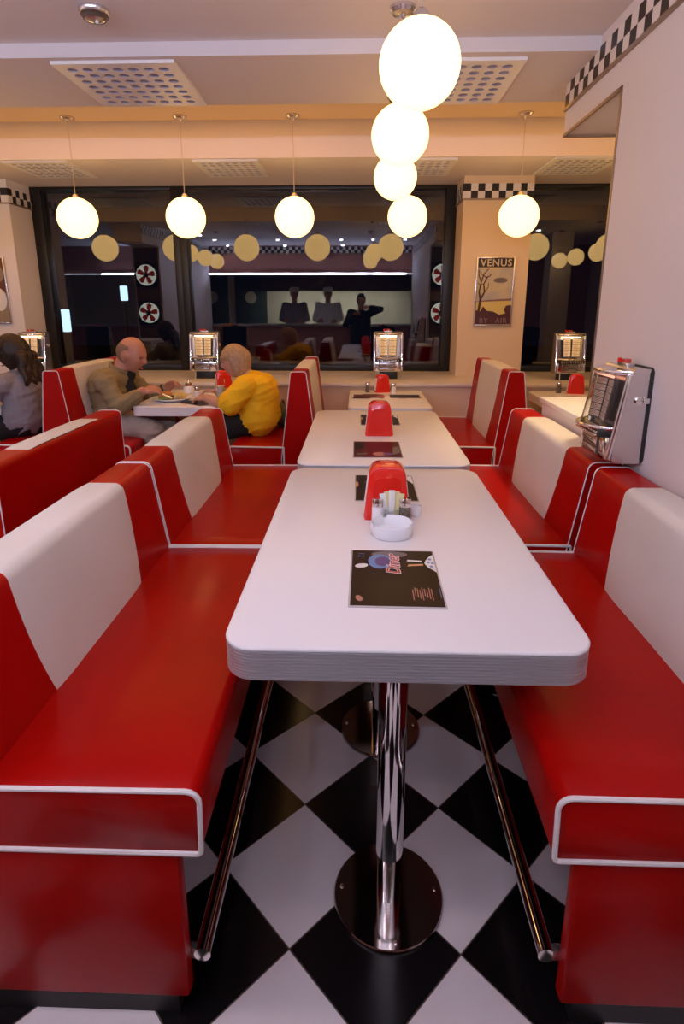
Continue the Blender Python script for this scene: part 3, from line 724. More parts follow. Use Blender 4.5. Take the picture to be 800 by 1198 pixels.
    if stand:
        finish('stand', MB().box(-0.075, 0.075, -0.10, -0.02, -stand, 0.002, b=0.004), M['blackp'], t)
        finish('cable', MB().tube([(-0.07, -0.105, 0.01), (-0.072, -0.112, -0.04), (-0.072, -0.12, -stand + 0.004)], 0.003, 8), M['white'], t)
    else:
        finish('cable', MB().tube([(0.055, -0.03, 0.006), (0.055, -0.028, -0.05), (0.05, -0.02, -0.14)], 0.0025, 8), M['brown'], t)
    return t
jukebox('large chrome jukebox fixed to the right wall, above the bench gap', (XW, 1.918, 0.870), -pi / 2, 0, 0)
jukebox('lit chrome jukebox on the ledge beyond the small pale table', (0.222, 4.60, LED + 0.055), 0, 0.055)
jukebox('lit chrome jukebox on the ledge between the man and the woman', (-1.215, 4.58, LED + 0.055), 0, 0.055)
jukebox('lit chrome jukebox on the ledge below the right window', (1.61, 4.56, LED + 0.05), 0, 0.05)
jukebox('chrome jukebox on the ledge half hidden by dark hair at the left edge', (-2.575, 4.56, LED + 0.05), 0, 0.05)

# ------------------------------------------------------------------ posters
def frame_mesh(wx, hz, b=0.012):
    return MB().box(-wx, -wx + b, -0.02, 0, -hz, hz, b=0.003).box(wx - b, wx, -0.02, 0, -hz, hz, b=0.003).box(-wx + b, wx - b, -0.02, 0, -hz, -hz + b, b=0.003).box(-wx + b, wx - b, -0.02, 0, hz - b, hz, b=0.003)
t = thing('framed_poster', 'narrow framed travel poster on the pillar between the windows', 'poster', (1.058, PF - 0.001, 1.463))
finish('frame', frame_mesh(0.150, 0.262), M['satin'], t)
XT = Matrix.Rotation(pi / 2, 4, 'X')
def flat(pts, y, m, name, parent):
    n = len(pts)
    mb = MB().add([(p[0], y, p[1]) for p in pts] + [(p[0], y + 0.0006, p[1]) for p in pts], [tuple(range(n)), tuple(range(2 * n - 1, n - 1, -1))] + [(i, (i + 1) % n, n + (i + 1) % n, n + i) for i in range(n)])
    return finish(name, mb, m, parent, smooth=False)
pp = finish('print', MB().box(-0.140, 0.140, -0.008, -0.001, -0.252, 0.252), M['sky'], t, smooth=False)
flat([(-0.139, 0.185), (0.139, 0.185), (0.139, 0.250), (-0.139, 0.250)], -0.0088, M['titleband'], 'title_band', pp)
flat([(-0.139, -0.075), (0.139, -0.06), (0.139, -0.17), (-0.139, -0.17)], -0.0088, M['lake'], 'water', pp)
flat([(-0.139, -0.075), (-0.05, -0.062), (0.05, -0.056), (0.139, -0.05), (0.139, -0.066), (-0.139, -0.078)], -0.0094, M['hillp'], 'far_shore', pp)
flat([(-0.139, -0.250), (0.139, -0.250), (0.139, -0.10), (0.10, -0.105), (0.085, -0.14), (0.10, -0.165), (0.05, -0.175), (0.0, -0.15), (-0.05, -0.145), (-0.08, -0.11), (-0.10, -0.15), (-0.139, -0.14)], -0.0100, M['darkp'], 'near_bank', pp)
tr = MB()
def br(pts, r): tr.tube([(p[0], -0.0100, p[1]) for p in pts], r, 5)
br([(-0.115, -0.15), (-0.105, -0.06), (-0.118, 0.0), (-0.105, 0.08), (-0.085, 0.14), (-0.05, 0.175)], [0.010, 0.008, 0.006, 0.005, 0.004, 0.003])
br([(-0.105, -0.06), (-0.075, 0.0), (-0.085, 0.06), (-0.06, 0.11), (-0.03, 0.13)], [0.008, 0.006, 0.005, 0.004, 0.003])
br([(-0.105, 0.08), (-0.125, 0.12), (-0.13, 0.17)], [0.005, 0.004, 0.003]); br([(-0.085, 0.06), (-0.115, 0.05), (-0.13, 0.07)], [0.004, 0.003, 0.003])
br([(-0.06, 0.11), (-0.095, 0.125), (-0.125, 0.16)], [0.004, 0.003, 0.002]); br([(-0.075, 0.0), (-0.05, 0.03), (-0.045, 0.07)], [0.004, 0.003, 0.002])
finish('tree', tr, M['darkp'], pp)
flat([(0.045 + 0.055 * cos(a) , 0.088 + 0.02 * sin(a)) for a in [2 * pi * k / 20 for k in range(20)]], -0.0094, M['pgrey'], 'cloud', pp)
text_mesh('title_lettering', 'VENUS', 0.074, M['letter'], pp, Matrix.Translation((0.004, -0.0096, 0.217)) @ XT, space=1.12, offset=0.0012)
text_mesh('lower_lettering', 'BY · AIR', 0.056, M['letterdim'], pp, Matrix.Translation((0.004, -0.0108, -0.222)) @ XT, space=1.12)
t = thing('framed_picture', 'framed picture cut by the left edge, on the white pillar', 'picture', (-2.985, PF - 0.001, 1.475))
finish('frame', frame_mesh(0.14, 0.262), M['satin'], t)
pp = finish('print', MB().box(-0.13, 0.13, -0.008, -0.001, -0.252, 0.252), M['photo1'], t, smooth=False)
flat([(-0.129, -0.25), (0.129, -0.25), (0.129, -0.02), (0.08, 0.0), (-0.129, 0.0)], -0.0088, M['photo2'], 'lower_picture', pp)
flat([(0.06 + 0.06 * cos(a), -0.07 + 0.09 * sin(a)) for a in [2 * pi * k / 20 for k in range(20)]], -0.0094, M['pwhite'], 'pale_shape', pp)
flat([(0.06 + 0.06 * cos(a), 0.13 + 0.07 * sin(a)) for a in [2 * pi * k / 20 for k in range(20)]], -0.0094, M['photo2'], 'upper_shape', pp)

# ------------------------------------------------------------------ things on the tables
TZ = 0.7502
def dispenser(label, x, y, rotz=0.0, s=1.0):
    t = thing('napkin_dispenser', label, 'napkin dispenser', (x, y, TZ), rotz, 'red napkin dispensers')
    H_ = 0.165 * s; wb = 0.069 * s; wt = 0.051 * s; d = 0.042 * s
    o = round_poly([(-wb, 0.0), (wb, 0.0), (wt, H_), (-wt, H_)], [0.010 * s, 0.010 * s, 0.036 * s, 0.036 * s], 8)
    rings = []
    c = H_ * 0.45
    for y_, k in ((-d, 0.93), (-d * 0.93, 0.975), (-d * 0.8, 1.0), (d * 0.8, 1.0), (d * 0.93, 0.975), (d, 0.93)):
        rings.append([(p[0] * k, y_, max(0, c + (p[1] - c) * k) if p[1] > 0.004 else 0.0) for p in o])
    finish('body', MB().loft(rings), M['redgloss'], t, angle=50)
    fr = round_poly([(-wb * 0.72, 0.022), (wb * 0.72, 0.022), (wt * 0.74, H_ * 0.80), (-wt * 0.74, H_ * 0.80)], [0.008, 0.008, 0.02, 0.02], 5)
    for sg in (-1, 1):
        finish('face_panel', MB().loft([[(p[0], sg * (d - 0.001), p[1]) for p in fr], [(p[0] * 0.97, sg * (d + 0.002), p[1]) for p in fr]]), M['redgloss'], t, angle=50)
        # white napkins showing in the slot of each sloping side
        nk = []
        for z0 in (0.018 * s, H_ * 0.80):
            xx = wb + (wt - wb) * z0 / H_
            nk.append([(sg * (xx - 0.004), -d * 0.60, z0), (sg * (xx + 0.0018), -d * 0.60, z0), (sg * (xx + 0.0018), d * 0.60, z0), (sg * (xx - 0.004), d * 0.60, z0)])
        finish('napkin_stack', MB().loft(nk), M['white'], t, smooth=False)
    return t
dispenser('red napkin dispenser behind the shakers on the nearest table', 0.084, 1.632)
dispenser('red napkin dispenser on the second long table', 0.098, 2.745)
dispenser('red napkin dispenser on the small pale table below the middle window', 0.165, 4.14, 0.25, 0.78)
dispenser('red napkin dispenser on the table of the couple', -0.985, 4.12, 0.3, 0.95)
dispenser('red napkin dispenser on the table seen over the low wall', 1.545, 4.12, -0.25, 0.85)

def shaker(label, x, y, fill, s=1.0):
    t = thing('shaker', label, 'shaker', (x, y, TZ), 0, 'glass table shakers')
    finish('glass_body', MB().lathe([(0.0170 * s, 0), (0.0178 * s, 0.004 * s), (0.0165 * s, 0.055 * s), (0.0162 * s, 0.058 * s)], 20), fill, t)
    finish('lid', MB().lathe([(0.0172 * s, 0.056 * s), (0.0175 * s, 0.074 * s), (0.015 * s, 0.080 * s), (0.0, 0.081 * s)], 20), M['chrome'], t)
    ho = MB()
    for k in range(5): ho.lathe([(0.0014 * s, 0.0802 * s), (0.0, 0.0815 * s)], 8, T=Matrix.Translation((0.007 * s * cos(k * 1.257), 0.007 * s * sin(k * 1.257), 0)))
    finish('lid_holes', ho, M['black'], t)
shaker('glass salt shaker with chrome lid, left of the sachets on the nearest table', 0.056, 1.560, M['salt'])
shaker('glass pepper shaker with chrome lid, right of the sachets on the nearest table', 0.134, 1.562, M['pepper'])
t = thing('sachet_holder', 'small glass pot holding sugar sachets on the nearest table', 'pot', (0.096, 1.566, TZ))
finish('cup', MB().lathe([(0.020, 0.0), (0.021, 0.045), (0.019, 0.045), (0.018, 0.004), (0.0, 0.004)], 24), M['glass'], t)
SL = ['white sachet leaning left in the glass pot', 'yellow sachet at the left of the glass pot', 'white sachet in the middle of the glass pot', 'yellow sachet right of the middle in the glass pot', 'yellow sachet leaning right in the glass pot']
for k in range(5):
    a = (k - 2) * 0.10
    T_ = Matrix.Rotation(a, 4, 'Y')
    o = finish('sugar_sachet', MB().box(-0.0085, 0.0085, -0.0012, 0.0012, 0, 0.098 - 0.004 * abs(k - 2), b=0.0006, T=T_), M['sachetw'] if k in (0, 2) else M['sachety'], loc=(0.096 + (k - 2) * 0.0052, 1.563 + 0.003 * (k % 2), TZ + 0.005))
    tag(o, SL[k], 'sachet', 'sugar sachets in the pot')
# ashtray
def ashtray(x, y):
    mb = MB(); n = 96; prof = [(0.054, 0.0), (0.0575, 0.003), (0.0585, 0.034), (0.0565, 0.0365), (0.0530, 0.034), (0.0500, 0.010), (0.0, 0.008)]
    rings = []
    for r, z in prof:
        ring = []
        for i in range(n):
            a = 2 * pi * i / n; zz = z
            if z > 0.03 and any(abs((a - q + pi) % (2 * pi) - pi) < 0.07 for q in (1.9, 3.6, 0.0)): zz = z - 0.008
            ring.append((max(r, 1e-4) * cos(a), max(r, 1e-4) * sin(a), zz))
        rings.append(ring)
    mb.loft(rings)
    o = finish('ashtray', mb, M['porcelain'], loc=(x, y, TZ), angle=50)
    tag(o, 'round white porcelain ashtray in front of the shakers', 'ashtray')
ashtray(0.093, 1.488)
o = finish('toothpick_pot', MB().lathe([(0.014, 0), (0.018, 0.008), (0.019, 0.030), (0.0165, 0.030), (0.014, 0.006), (0, 0.006)], 24), M['porcelain'], loc=(0.172, 1.640, TZ))
tag(o, 'small round white pot behind the pepper shaker', 'pot')

def menu(label, cx, cy, design, rotz=0.0, wx=0.105, ly=0.1435):
    t = thing('menu_card', label, 'menu', (cx, cy, TZ), rotz, 'laminated menus')
    sl = finish('sleeve', MB().box(-wx, wx, -ly, ly, 0, 0.0022, b=0.0006), M['sleeve'], t)
    face = finish('printed_face', MB().box(-wx + 0.004, wx - 0.004, -ly + 0.005, ly - 0.003, 0.001, 0.0028), M['menu'] if design != 2 else M['menured'], t, smooth=False)
    def fl(pts, z, m, nm):
        n = len(pts); return finish(nm, MB().add([(p[0], p[1], 0.0028) for p in pts] + [(p[0], p[1], z) for p in pts], [tuple(range(n)), tuple(range(n, 2 * n))] + [(i, (i + 1) % n, n + (i + 1) % n, n + i) for i in range(n)]), m, t, smooth=False)
    def ell(cx, cy, a, b, r=0.0, n=28):
        return [(cx + a * cos(q) * cos(r) - b * sin(q) * sin(r), cy + a * cos(q) * sin(r) + b * sin(q) * cos(r)) for q in [2 * pi * k / n for k in range(n)]]
    if design == 1:
        fl(ell(-0.008, 0.118, 0.045, 0.018), 0.0030, M['pgrey'], 'grey_shade')
        fl(ell(-0.033, 0.077, 0.029, 0.040), 0.0031, M['pblue'], 'blue_disc')
        fl(ell(-0.026, 0.077, 0.019, 0.027), 0.0033, M['pviolet'], 'disc_centre')
        fl(ell(-0.078, 0.052, 0.016, 0.011, 0.35), 0.0031, M['pwhite'], 'white_flash')
        fl([(0.036, 0.088), (0.070, 0.084), (0.070, 0.076), (0.034, 0.080)], 0.0031, M['pwhite'], 'upper_stripe')
        fl([(0.036, 0.062), (0.072, 0.066), (0.072, 0.058), (0.034, 0.052)], 0.0031, M['porange'], 'lower_stripe')
        fl([(0.101, 0.118), (0.092, 0.110), (0.080, 0.085), (0.076, 0.070), (0.082, 0.050), (0.101, 0.022)], 0.0031, M['pwhite'], 'pale_bow')
        dt = MB()
        for (a, b) in ((0.091, 0.092), (0.096, 0.07), (0.086, 0.075), (0.091, 0.052)): dt.add([(p[0], p[1], z) for z in (0.0031, 0.0034) for p in ell(a, b, 0.004, 0.005, 0, 12)], [tuple(range(12, 24))] + [(i, (i + 1) % 12, 12 + (i + 1) % 12, 12 + i) for i in range(12)])
        finish('bow_dots', dt, M['pblue'], t, smooth=False)
        RZ = Matrix.Rotation(pi / 2, 4, 'Z')
        text_mesh('logo_outline', 'Diner', 0.046, M['pwhite'], t, Matrix.Translation((0.000, 0.062, 0.0036)) @ RZ, shear=0.25, offset=0.0022, extrude=0.0002)
        text_mesh('logo_lettering', 'Diner', 0.046, M['pred'], t, Matrix.Translation((0.000, 0.062, 0.0041)) @ RZ, shear=0.25, offset=0.0002, extrude=0.0002)
        ln = MB()
        for k in range(9):
            x = 0.036 + k * 0.0052; ln.box(x, x + 0.0020, -0.112 + 0.006 * ((k * 3) % 4), -0.066 + 0.005 * ((k * 5) % 3), 0.0028, 0.0031)
        finish('small_print', ln, M['ppink'], t, smooth=False)
        finish('edge_print', MB().box(0.0965, 0.0978, -0.10, -0.05, 0.0028, 0.0030), M['pblue'], t, smooth=False)
        fl(ell(-0.082, -0.108, 0.007, 0.013, 0.3), 0.0031, M['ppink'], 'small_oval')
        text_mesh('corner_print', '7.1', 0.022, M['pblue'], t, Matrix.Translation((-0.078, 0.112, 0.0030)) @ RZ, extrude=0.0002)
    elif design == 2:
        fl(ell(0.01, -0.085, 0.030, 0.030), 0.0031, M['ppink'], 'pink_shape')
        fl(ell(0.045, -0.085, 0.022, 0.022), 0.0032, M['pviolet'], 'violet_shape')
        fl([(-0.09, -0.10), (-0.045, -0.095), (-0.045, -0.07), (-0.09, -0.08)], 0.0031, M['pgrey'], 'grey_flash')
        fl([(0.065, -0.10), (0.098, -0.06), (0.098, 0.05), (0.07, 0.03)], 0.0031, M['pgrey'], 'grey_edge')
        fl([(-0.098, -0.02), (-0.06, 0.02), (-0.06, 0.10), (-0.098, 0.12)], 0.0031, M['menu'], 'black_edge')
    elif design == 3:
        fl([(-0.075, 0.045), (-0.035, 0.055), (-0.035, 0.065), (-0.075, 0.052)], 0.0031, M['pgrey'], 'grey_flash')
        fl(ell(-0.105 + 0.007, 0.03, 0.006, 0.03), 0.0031, M['porange'], 'orange_edge')
        fl([(0.101, 0.135), (0.078, 0.125), (0.085, 0.08), (0.101, 0.04)], 0.0031, M['pwhite'], 'pale_bow')
    return t
menu('black menu with red logo at the front of the nearest table', 0.086, 1.229, 1, -0.012)
menu('black menu half hidden behind the napkin dispenser on the nearest table', 0.092, 1.900, 3)
menu('dark red menu at the front of the second long table', 0.080, 2.440, 2)
menu('black menu behind the dispenser on the second long table', 0.113, 3.105, 3)
menu('menu on the left half of the small pale table', 0.065, 3.93, 2, pi / 2, 0.075, 0.105)
menu('menu on the right half of the small pale table', 0.315, 3.93, 3, pi / 2, 0.075, 0.105)
menu('menu lying on the left of the table over the low wall', 1.44, 3.86, 2, pi / 2, 0.075, 0.12)
menu('menu lying on the right of the table over the low wall', 1.68, 3.86, 3, pi / 2, 0.075, 0.085)
menu('dark menu beside the plate on the table of the couple', -1.03, 3.63, 3, 0.9, 0.08, 0.11)
shaker('small shaker left of the dispenser on the small pale table', 0.06, 4.12, M['pepper'], 0.9)
shaker('small white shaker right of the dispenser on the small pale table', 0.245, 4.08, M['salt'], 0.9)
shaker('dark shaker left of the dispenser over the low wall', 1.43, 4.13, M['pepper'], 1.0)
shaker('white shaker right of the dispenser over the low wall', 1.655, 4.07, M['salt'], 1.0)
shaker('white shaker in the middle of the couple’s table', -1.09, 3.80, M['salt'], 1.0)
# plate, food, sugar jar, glass on the couple's table
def plate():
    t = thing('plate', 'white plate of food in front of the man in khaki', 'plate', (-1.235, 3.72, TZ))
    finish('dish', MB().lathe([(0.07, 0.0), (0.10, 0.008), (0.128, 0.02), (0.126, 0.023), (0.095, 0.012), (0.0, 0.010)], 40), M['porcelain'], t)
plate()
t = thing('burger', 'toasted burger on the left of the plate', 'burger', (-1.275, 3.715, TZ + 0.0105))
finish('bun', MB().ball((0, 0, 0.030), 0.048, 0.045, 0.022, 18, 10), M['bun'], t); finish('filling', MB().lathe([(0.046, 0.002), (0.052, 0.010), (0.050, 0.022), (0.042, 0.026)], 20), M['lettuce'], t)
fr = MB()
for k in range(26):
    a = random.uniform(0, 6.28); r = random.uniform(0, 0.05)
    T_ = Matrix.Translation((r * cos(a), r * 0.8 * sin(a), 0.012 + random.uniform(0, 0.022))) @ Matrix.Rotation(random.uniform(0, pi), 4, 'Z') @ Matrix.Rotation(random.uniform(-0.4, 0.4), 4, 'Y')
    fr.box(-0.026, 0.026, -0.004, 0.004, -0.004, 0.004, T=T_)
o = finish('chips', fr, M['fries'], loc=(-1.175, 3.715, TZ + 0.012)); tag(o, 'heap of pale chips on the right of the plate', 'chips', kind='stuff')
t = thing('sugar_jar', 'glass sugar jar with a spout, behind the plate', 'jar', (-1.185, 3.93, TZ))
finish('jar', MB().lathe([(0.030, 0), (0.038, 0.01), (0.038, 0.05), (0.025, 0.07)], 24), M['salt'], t); finish('lid', MB().lathe([(0.026, 0.068), (0.026, 0.085), (0.012, 0.092), (0.007, 0.098), (0.006, 0.115)], 20), M['chrome'], t)
t = thing('drinking_glass', 'tall drinking glass in front of the woman in yellow', 'glass', (-0.945, 3.85, TZ))
finish('tumbler', MB().lathe([(0.026, 0), (0.034, 0.13), (0.032, 0.13), (0.024, 0.006), (0, 0.006)], 24), M['glass'], t); finish('ice_water', MB().lathe([(0.0225, 0.008), (0.028, 0.08), (0, 0.08)], 20), M['salt'], t)

# ------------------------------------------------------------------ people
def freeze(name, mb, m, parent, voxel, smooth=4, fold=0.0):
    me = bpy.data.meshes.new(name); me.from_pydata(mb.v, [], mb.f)
    bm = bmesh.new(); bm.from_mesh(me); bmesh.ops.recalc_face_normals(bm, faces=bm.faces); bm.to_mesh(me); bm.free()
    o = bpy.data.objects.new(name, me); COL.objects.link(o)
    r = o.modifiers.new('r', 'REMESH'); r.mode = 'VOXEL'; r.voxel_size = voxel
    s = o.modifiers.new('s', 'SMOOTH'); s.factor = 0.5; s.iterations = smooth
    dg = bpy.context.evaluated_depsgraph_get(); ne = bpy.data.meshes.new_from_object(o.evaluated_get(dg))
    o.modifiers.clear(); o.data = ne; ne.name = name; ne.materials.clear(); ne.materials.append(m)
    if fold:
        nr = [v.normal.copy() for v in ne.vertices]
        for v, n_ in zip(ne.vertices, nr):
            c = v.co; q = Vector((c.x * 6 + c.z * 5, c.y * 7, c.z * 19 - c.x * 9)); k = 1 - abs(mnoise.noise(q)); k2 = mnoise.noise(c * 9)
            v.co = c + n_ * (fold * ((k ** 4) * 1.4 - 0.5 + 0.7 * k2))
    ne.polygons.foreach_set('use_smooth', [True] * len(ne.polygons)); bpy.data.meshes.remove(me)
    if parent: o.parent = parent
    return o
def head_frame(c, yaw, pitch, tilt=0.0):
    return Matrix.Translation(c) @ Matrix.Rotation(yaw, 4, 'Z') @ Matrix.Rotation(pitch, 4, 'Y') @ Matrix.Rotation(tilt, 4, 'X')
def head_point(u, v):
    """u azimuth (0 = face), v elevation; returns surface point, face along +x"""
    x, y, z = cos(v) * cos(u), cos(v) * sin(u), sin(v)
    ax, ay, az = 0.098, 0.076, 0.116
    if z < 0:
        k = -z; ay *= 1 - 0.34 * k; ax *= 1 - 0.10 * k
        if x < 0: ax *= 1 - 0.35 * k
    p = Vector((x * ax, y * ay, z * az))
    if x > 0:
        g = lambda a, b, sa, sb: math.exp(-((p.y - a) / sa) ** 2 - ((p.z - b) / sb) ** 2)
        p.x += 0.024 * g(0, -0.018, 0.011, 0.016) + 0.012 * g(0, 0.005, 0.008, 0.018)      # nose
        p.x += 0.006 * g(0, 0.030, 0.05, 0.012)                                                # brow
        p.x -= 0.010 * (g(0.031, 0.010, 0.014, 0.011) + g(-0.031, 0.010, 0.014, 0.011))         # eye sockets
        p.x += 0.006 * g(0, -0.055, 0.02, 0.010) - 0.004 * g(0, -0.072, 0.03, 0.007)             # lips
        p.x += 0.013 * g(0, -0.098, 0.024, 0.018)                                              # chin
        p.x += 0.004 * (g(0.042, -0.02, 0.018, 0.02) + g(-0.042, -0.02, 0.018, 0.02))
    return p
def head_mesh(mb, T, s=1.0):
    n, m = 48, 30; rings = []
    for k in range(m + 1):
        v = -pi / 2 + pi * (k + 0.02) / (m + 0.04); rings.append([T @ (head_point(2 * pi * i / n, v) * s) for i in range(n)])
    mb.loft(rings)
    for sd in (-1, 1):
        R = T @ Matrix.Translation((-0.004 * s, sd * 0.075 * s, -0.004 * s)) @ Matrix.Rotation(sd * 0.35, 4, 'Z')
        mb.ball((0, 0, 0), 0.020 * s, 0.010 * s, 0.032 * s, 12, 8, T=R)
def hair_shell(T, s, f, n=40, m=26):
    rings = []
    for k in range(m + 1):
        v = -pi / 2 + pi * (k + 0.02) / (m + 0.04); ring = []
        for i in range(n):
            u = 2 * pi * i / n; uu = (u + pi) % (2 * pi) - pi
            ring.append(T @ (head_point(u, v) * (s * f(uu, v))))
        rings.append(ring)
    return MB().loft(rings)
def hand(mb, wrist, d, up, side, curl=0.5, s=1.0):
    """palm with four fingers and a thumb; d = pointing direction, up = back of the hand, side=+1/-1 thumb side"""
    d = Vector(d).normalized(); up = Vector(up); up = (up - d * up.dot(d)).normalized(); q = d.cross(up) * side; w0 = Vector(wrist)
    for k in range(4):
        off = q * ((1.5 - k) * 0.019 * s)
        mb.capsule(w0 + off * 0.55, w0 + d * 0.085 * s + off, 0.014 * s, 0.0115 * s, 8)
        L = (0.070, 0.078, 0.072, 0.056)[k] * s; p = w0 + d * 0.088 * s + off; a = 0.25 + curl * 0.5
        for j, fr_ in enumerate((0.45, 0.32, 0.27)):
            dd = d * cos(a) - up * sin(a); p2 = p + dd * (L * fr_); mb.capsule(p, p2, 0.0088 * s, 0.0078 * s, 8); p = p2; a += curl * 0.75
    p = w0 + d * 0.025 * s + q * 0.022 * s; dd = (d * 0.7 + q * 0.75 - up * 0.2).normalized(); p2 = p + dd * 0.04 * s; mb.capsule(p, p2, 0.013 * s, 0.010 * s, 8)
    dd = (d * 0.95 + q * 0.2 - up * 0.35).normalized(); mb.capsule(p2, p2 + dd * 0.032 * s, 0.010 * s, 0.008 * s, 8)
def torso(mb, pel, ch, nk, sl, sr, e=0.0, w=1.0):
    pel, ch, nk, sl, sr = map(Vector, (pel, ch, nk, sl, sr)); lat = (sl - sr).normalized()
    for s in (-1, 1):
        o = lat * (0.065 * s * w)
        mb.capsule(pel + o, (pel + ch) / 2 + o * 0.9, 0.118 * w + e, 0.108 * w + e, 16); mb.capsule((pel + ch) / 2 + o * 0.9, ch + o, 0.108 * w + e, 0.102 * w + e, 16)
    for sh in (sl, sr): mb.capsule(ch + (nk - ch) * 0.35, sh, 0.085 * w + e, 0.058 + e, 14)
    mb.capsule(ch, nk - (nk - ch) * 0.25, 0.09 + e, 0.062 + e, 14)
def arm(mb, sh, el, wr, e=0.0, upto=1.0, k=1.0):
    sh, el, wr = map(Vector, (sh, el, wr))
    if upto <= 0.5:
        q = sh + (el - sh) * (upto * 2); mb.capsule(sh, q, 0.056 * k + e, 0.056 * k + e * 1.3, 14); return
    mb.capsule(sh, el, 0.052 * k + e, 0.042 * k + e, 14); q = el + (wr - el) * ((upto - 0.5) * 2)
    mb.capsule(el, q, 0.042 * k + e, (0.028 if upto >= 0.99 else 0.034) * k + e, 14)
def legs(mb, hip, kn, an, e=0.0, upto=1.0):
    hip, kn, an = map(Vector, (hip, kn, an)); mb.capsule(hip, kn, 0.086 + e, 0.056 + e, 16); q = kn + (an - kn) * upto; mb.capsule(kn, q, 0.054 + e, 0.036 + e, 14)
def foot(mb, an, d): an = Vector(an); mb.capsule(an + Vector((0, 0, -0.035)), an + Vector(d) * 0.15 + Vector((0, 0, -0.05)), 0.042, 0.032, 12)
def face_bits(T, s, par):
    for sd in (-1, 1):
        finish('eye', MB().ball((0.0815 * s, sd * 0.031 * s, 0.010 * s), 0.007 * s, 0.010 * s, 0.0042 * s, 10, 6, T=T), M['eye'], par)
    finish('mouth', MB().ball((0.094 * s, 0, -0.0585 * s), 0.006 * s, 0.023 * s, 0.005 * s, 12, 6, T=T), M['lip'], par)
    return
def smoothstep(a, b, x):
    t = min(1, max(0, (x - a) / (b - a))); return t * t * (3 - 2 * t)

# man in khaki, leaning over his plate, facing +x
t = thing('person', 'balding man in a khaki shirt leaning over his plate', 'person', (-1.58, 3.72, 0))
def loc(*p): return Vector((p[0] + 1.58, p[1] - 3.72, p[2]))
HT = head_frame(loc(-1.487, 3.72, 1.050), -0.10, 0.36, 0.0)
J = dict(pel=loc(-1.60, 3.72, 0.645), ch=loc(-1.635, 3.72, 0.850), nk=loc(-1.555, 3.72, 0.955), sl=loc(-1.585, 3.895, 0.885), sr=loc(-1.600, 3.545, 0.885),
         er=loc(-1.500, 3.49, 0.745), wr=loc(-1.365, 3.545, 0.838), el=loc(-1.47, 3.96, 0.745), wl=loc(-1.345, 3.93, 0.790))
b = MB(); torso(b, J['pel'], J['ch'], J['nk'], J['sl'], J['sr']); arm(b, J['sr'], J['er'], J['wr']); arm(b, J['sl'], J['el'], J['wl'])
b.capsule(J['nk'] - Vector((0.02, 0, 0.03)), HT @ Vector((-0.03, 0, -0.06)), 0.058, 0.054); head_mesh(b, HT)
hand(b, J['wr'], (0.95, 0.25, 0.12), (0.1, -0.5, 0.85), -1, 0.9, 0.92); hand(b, J['wl'], (0.75, -0.1, 0.62), (-0.3, 0.6, 0.6), 1, 0.9, 0.92)
for sy in (-1, 1):
    kn = loc(-1.315, 3.72 + 0.115 * sy - 0.05, 0.575); an = loc(-1.295, 3.72 + 0.12 * sy - 0.05, 0.09)
    legs(b, J['pel'] + Vector((0.03, 0.085 * sy, -0.0)), kn, an); foot(b, an, (1, 0, 0))
body = freeze('body', b, M['skin'], t, 0.006, 3)
sh = MB(); torso(sh, J['pel'], J['ch'], J['nk'] - Vector((0.0, 0, 0.02)), J['sl'], J['sr'], 0.014); arm(sh, J['sr'], J['er'], J['wr'], 0.013, 0.84); arm(sh, J['sl'], J['el'], J['wl'], 0.013, 0.9)
shirt = freeze('shirt', sh, M['khaki'], t, 0.009, 3, 0.009)
finish('collar', MB().tube([J['nk'] + Vector((0.055 * cos(a) - 0.012, 0.068 * sin(a), 0.010 - 0.030 * cos(a))) for a in [2 * pi * k / 20 + 0.5 for k in range(18)]], 0.014, 8), M['khaki'], shirt)
ts = MB(); ts.capsule(J['ch'] + Vector((0.085, 0, 0.045)), J['pel'] + Vector((0.10, 0, 0.06)), 0.050, 0.075); ts.capsule(J['nk'] + Vector((0.045, 0, -0.035)), J['ch'] + Vector((0.085, 0, 0.03)), 0.042, 0.052)
freeze('t_shirt', ts, M['blackcloth'], t, 0.009, 3)
tr_ = MB()
for sy in (-1, 1):
    legs(tr_, J['pel'] + Vector((0.0, 0.085 * sy, -0.015)), loc(-1.315, 3.72 + 0.115 * sy - 0.05, 0.575), loc(-1.295, 3.72 + 0.12 * sy - 0.05, 0.09), 0.014, 0.92)
tr_.capsule(J['pel'] + Vector((0, -0.07, -0.01)), J['pel'] + Vector((0, 0.07, -0.01)), 0.118, 0.118)
freeze('trousers', tr_, M['trouser'], t, 0.010, 3, 0.008)
def man_hair(u, v):
    side = smoothstep(1.25, 1.6, abs(u)); low = smoothstep(0.85, 0.40, v); bot = smoothstep(-0.7, -0.4, v); ear = smoothstep(0.2, 0.4, sqrt((abs(u) - 1.62) ** 2 + (v + 0.05) ** 2)); return 0.93 + 0.095 * side * low * bot * ear
finish('hair', hair_shell(HT, 1.0, man_hair), M['greyhair'], t, angle=180)
for sd in (-1, 1): finish('shoe', MB().ball((0.10, 0, 0.035), 0.14, 0.05, 0.045, T=Matrix.Translation(loc(-1.32, 3.67 + 0.12 * sd, 0))), M['blackp'], t)
face_bits(HT, 1.0, t)
finish('wristwatch', MB().tube([J['wl'] + (Vector((0, cos(a), sin(a)))) * 0.034 + Vector((-0.012 - 0.02 * sin(a), 0, 0)) for a in [2 * pi * k / 16 for k in range(16)]], 0.007, 8, True), M['blackp'], t)
f_ = MB().box(-0.003, 0.003, -0.010, 0.010, 0, 0.11, b=0.001, T=Matrix.Translation((-1.295, 3.585, 0.835)) @ Matrix.Rotation(0.5, 4, 'X') @ Matrix.Rotation(2.1, 4, 'Y'))
tag(finish('fork', f_, M['chrome']), 'fork held in the hand of the man in khaki', 'fork')

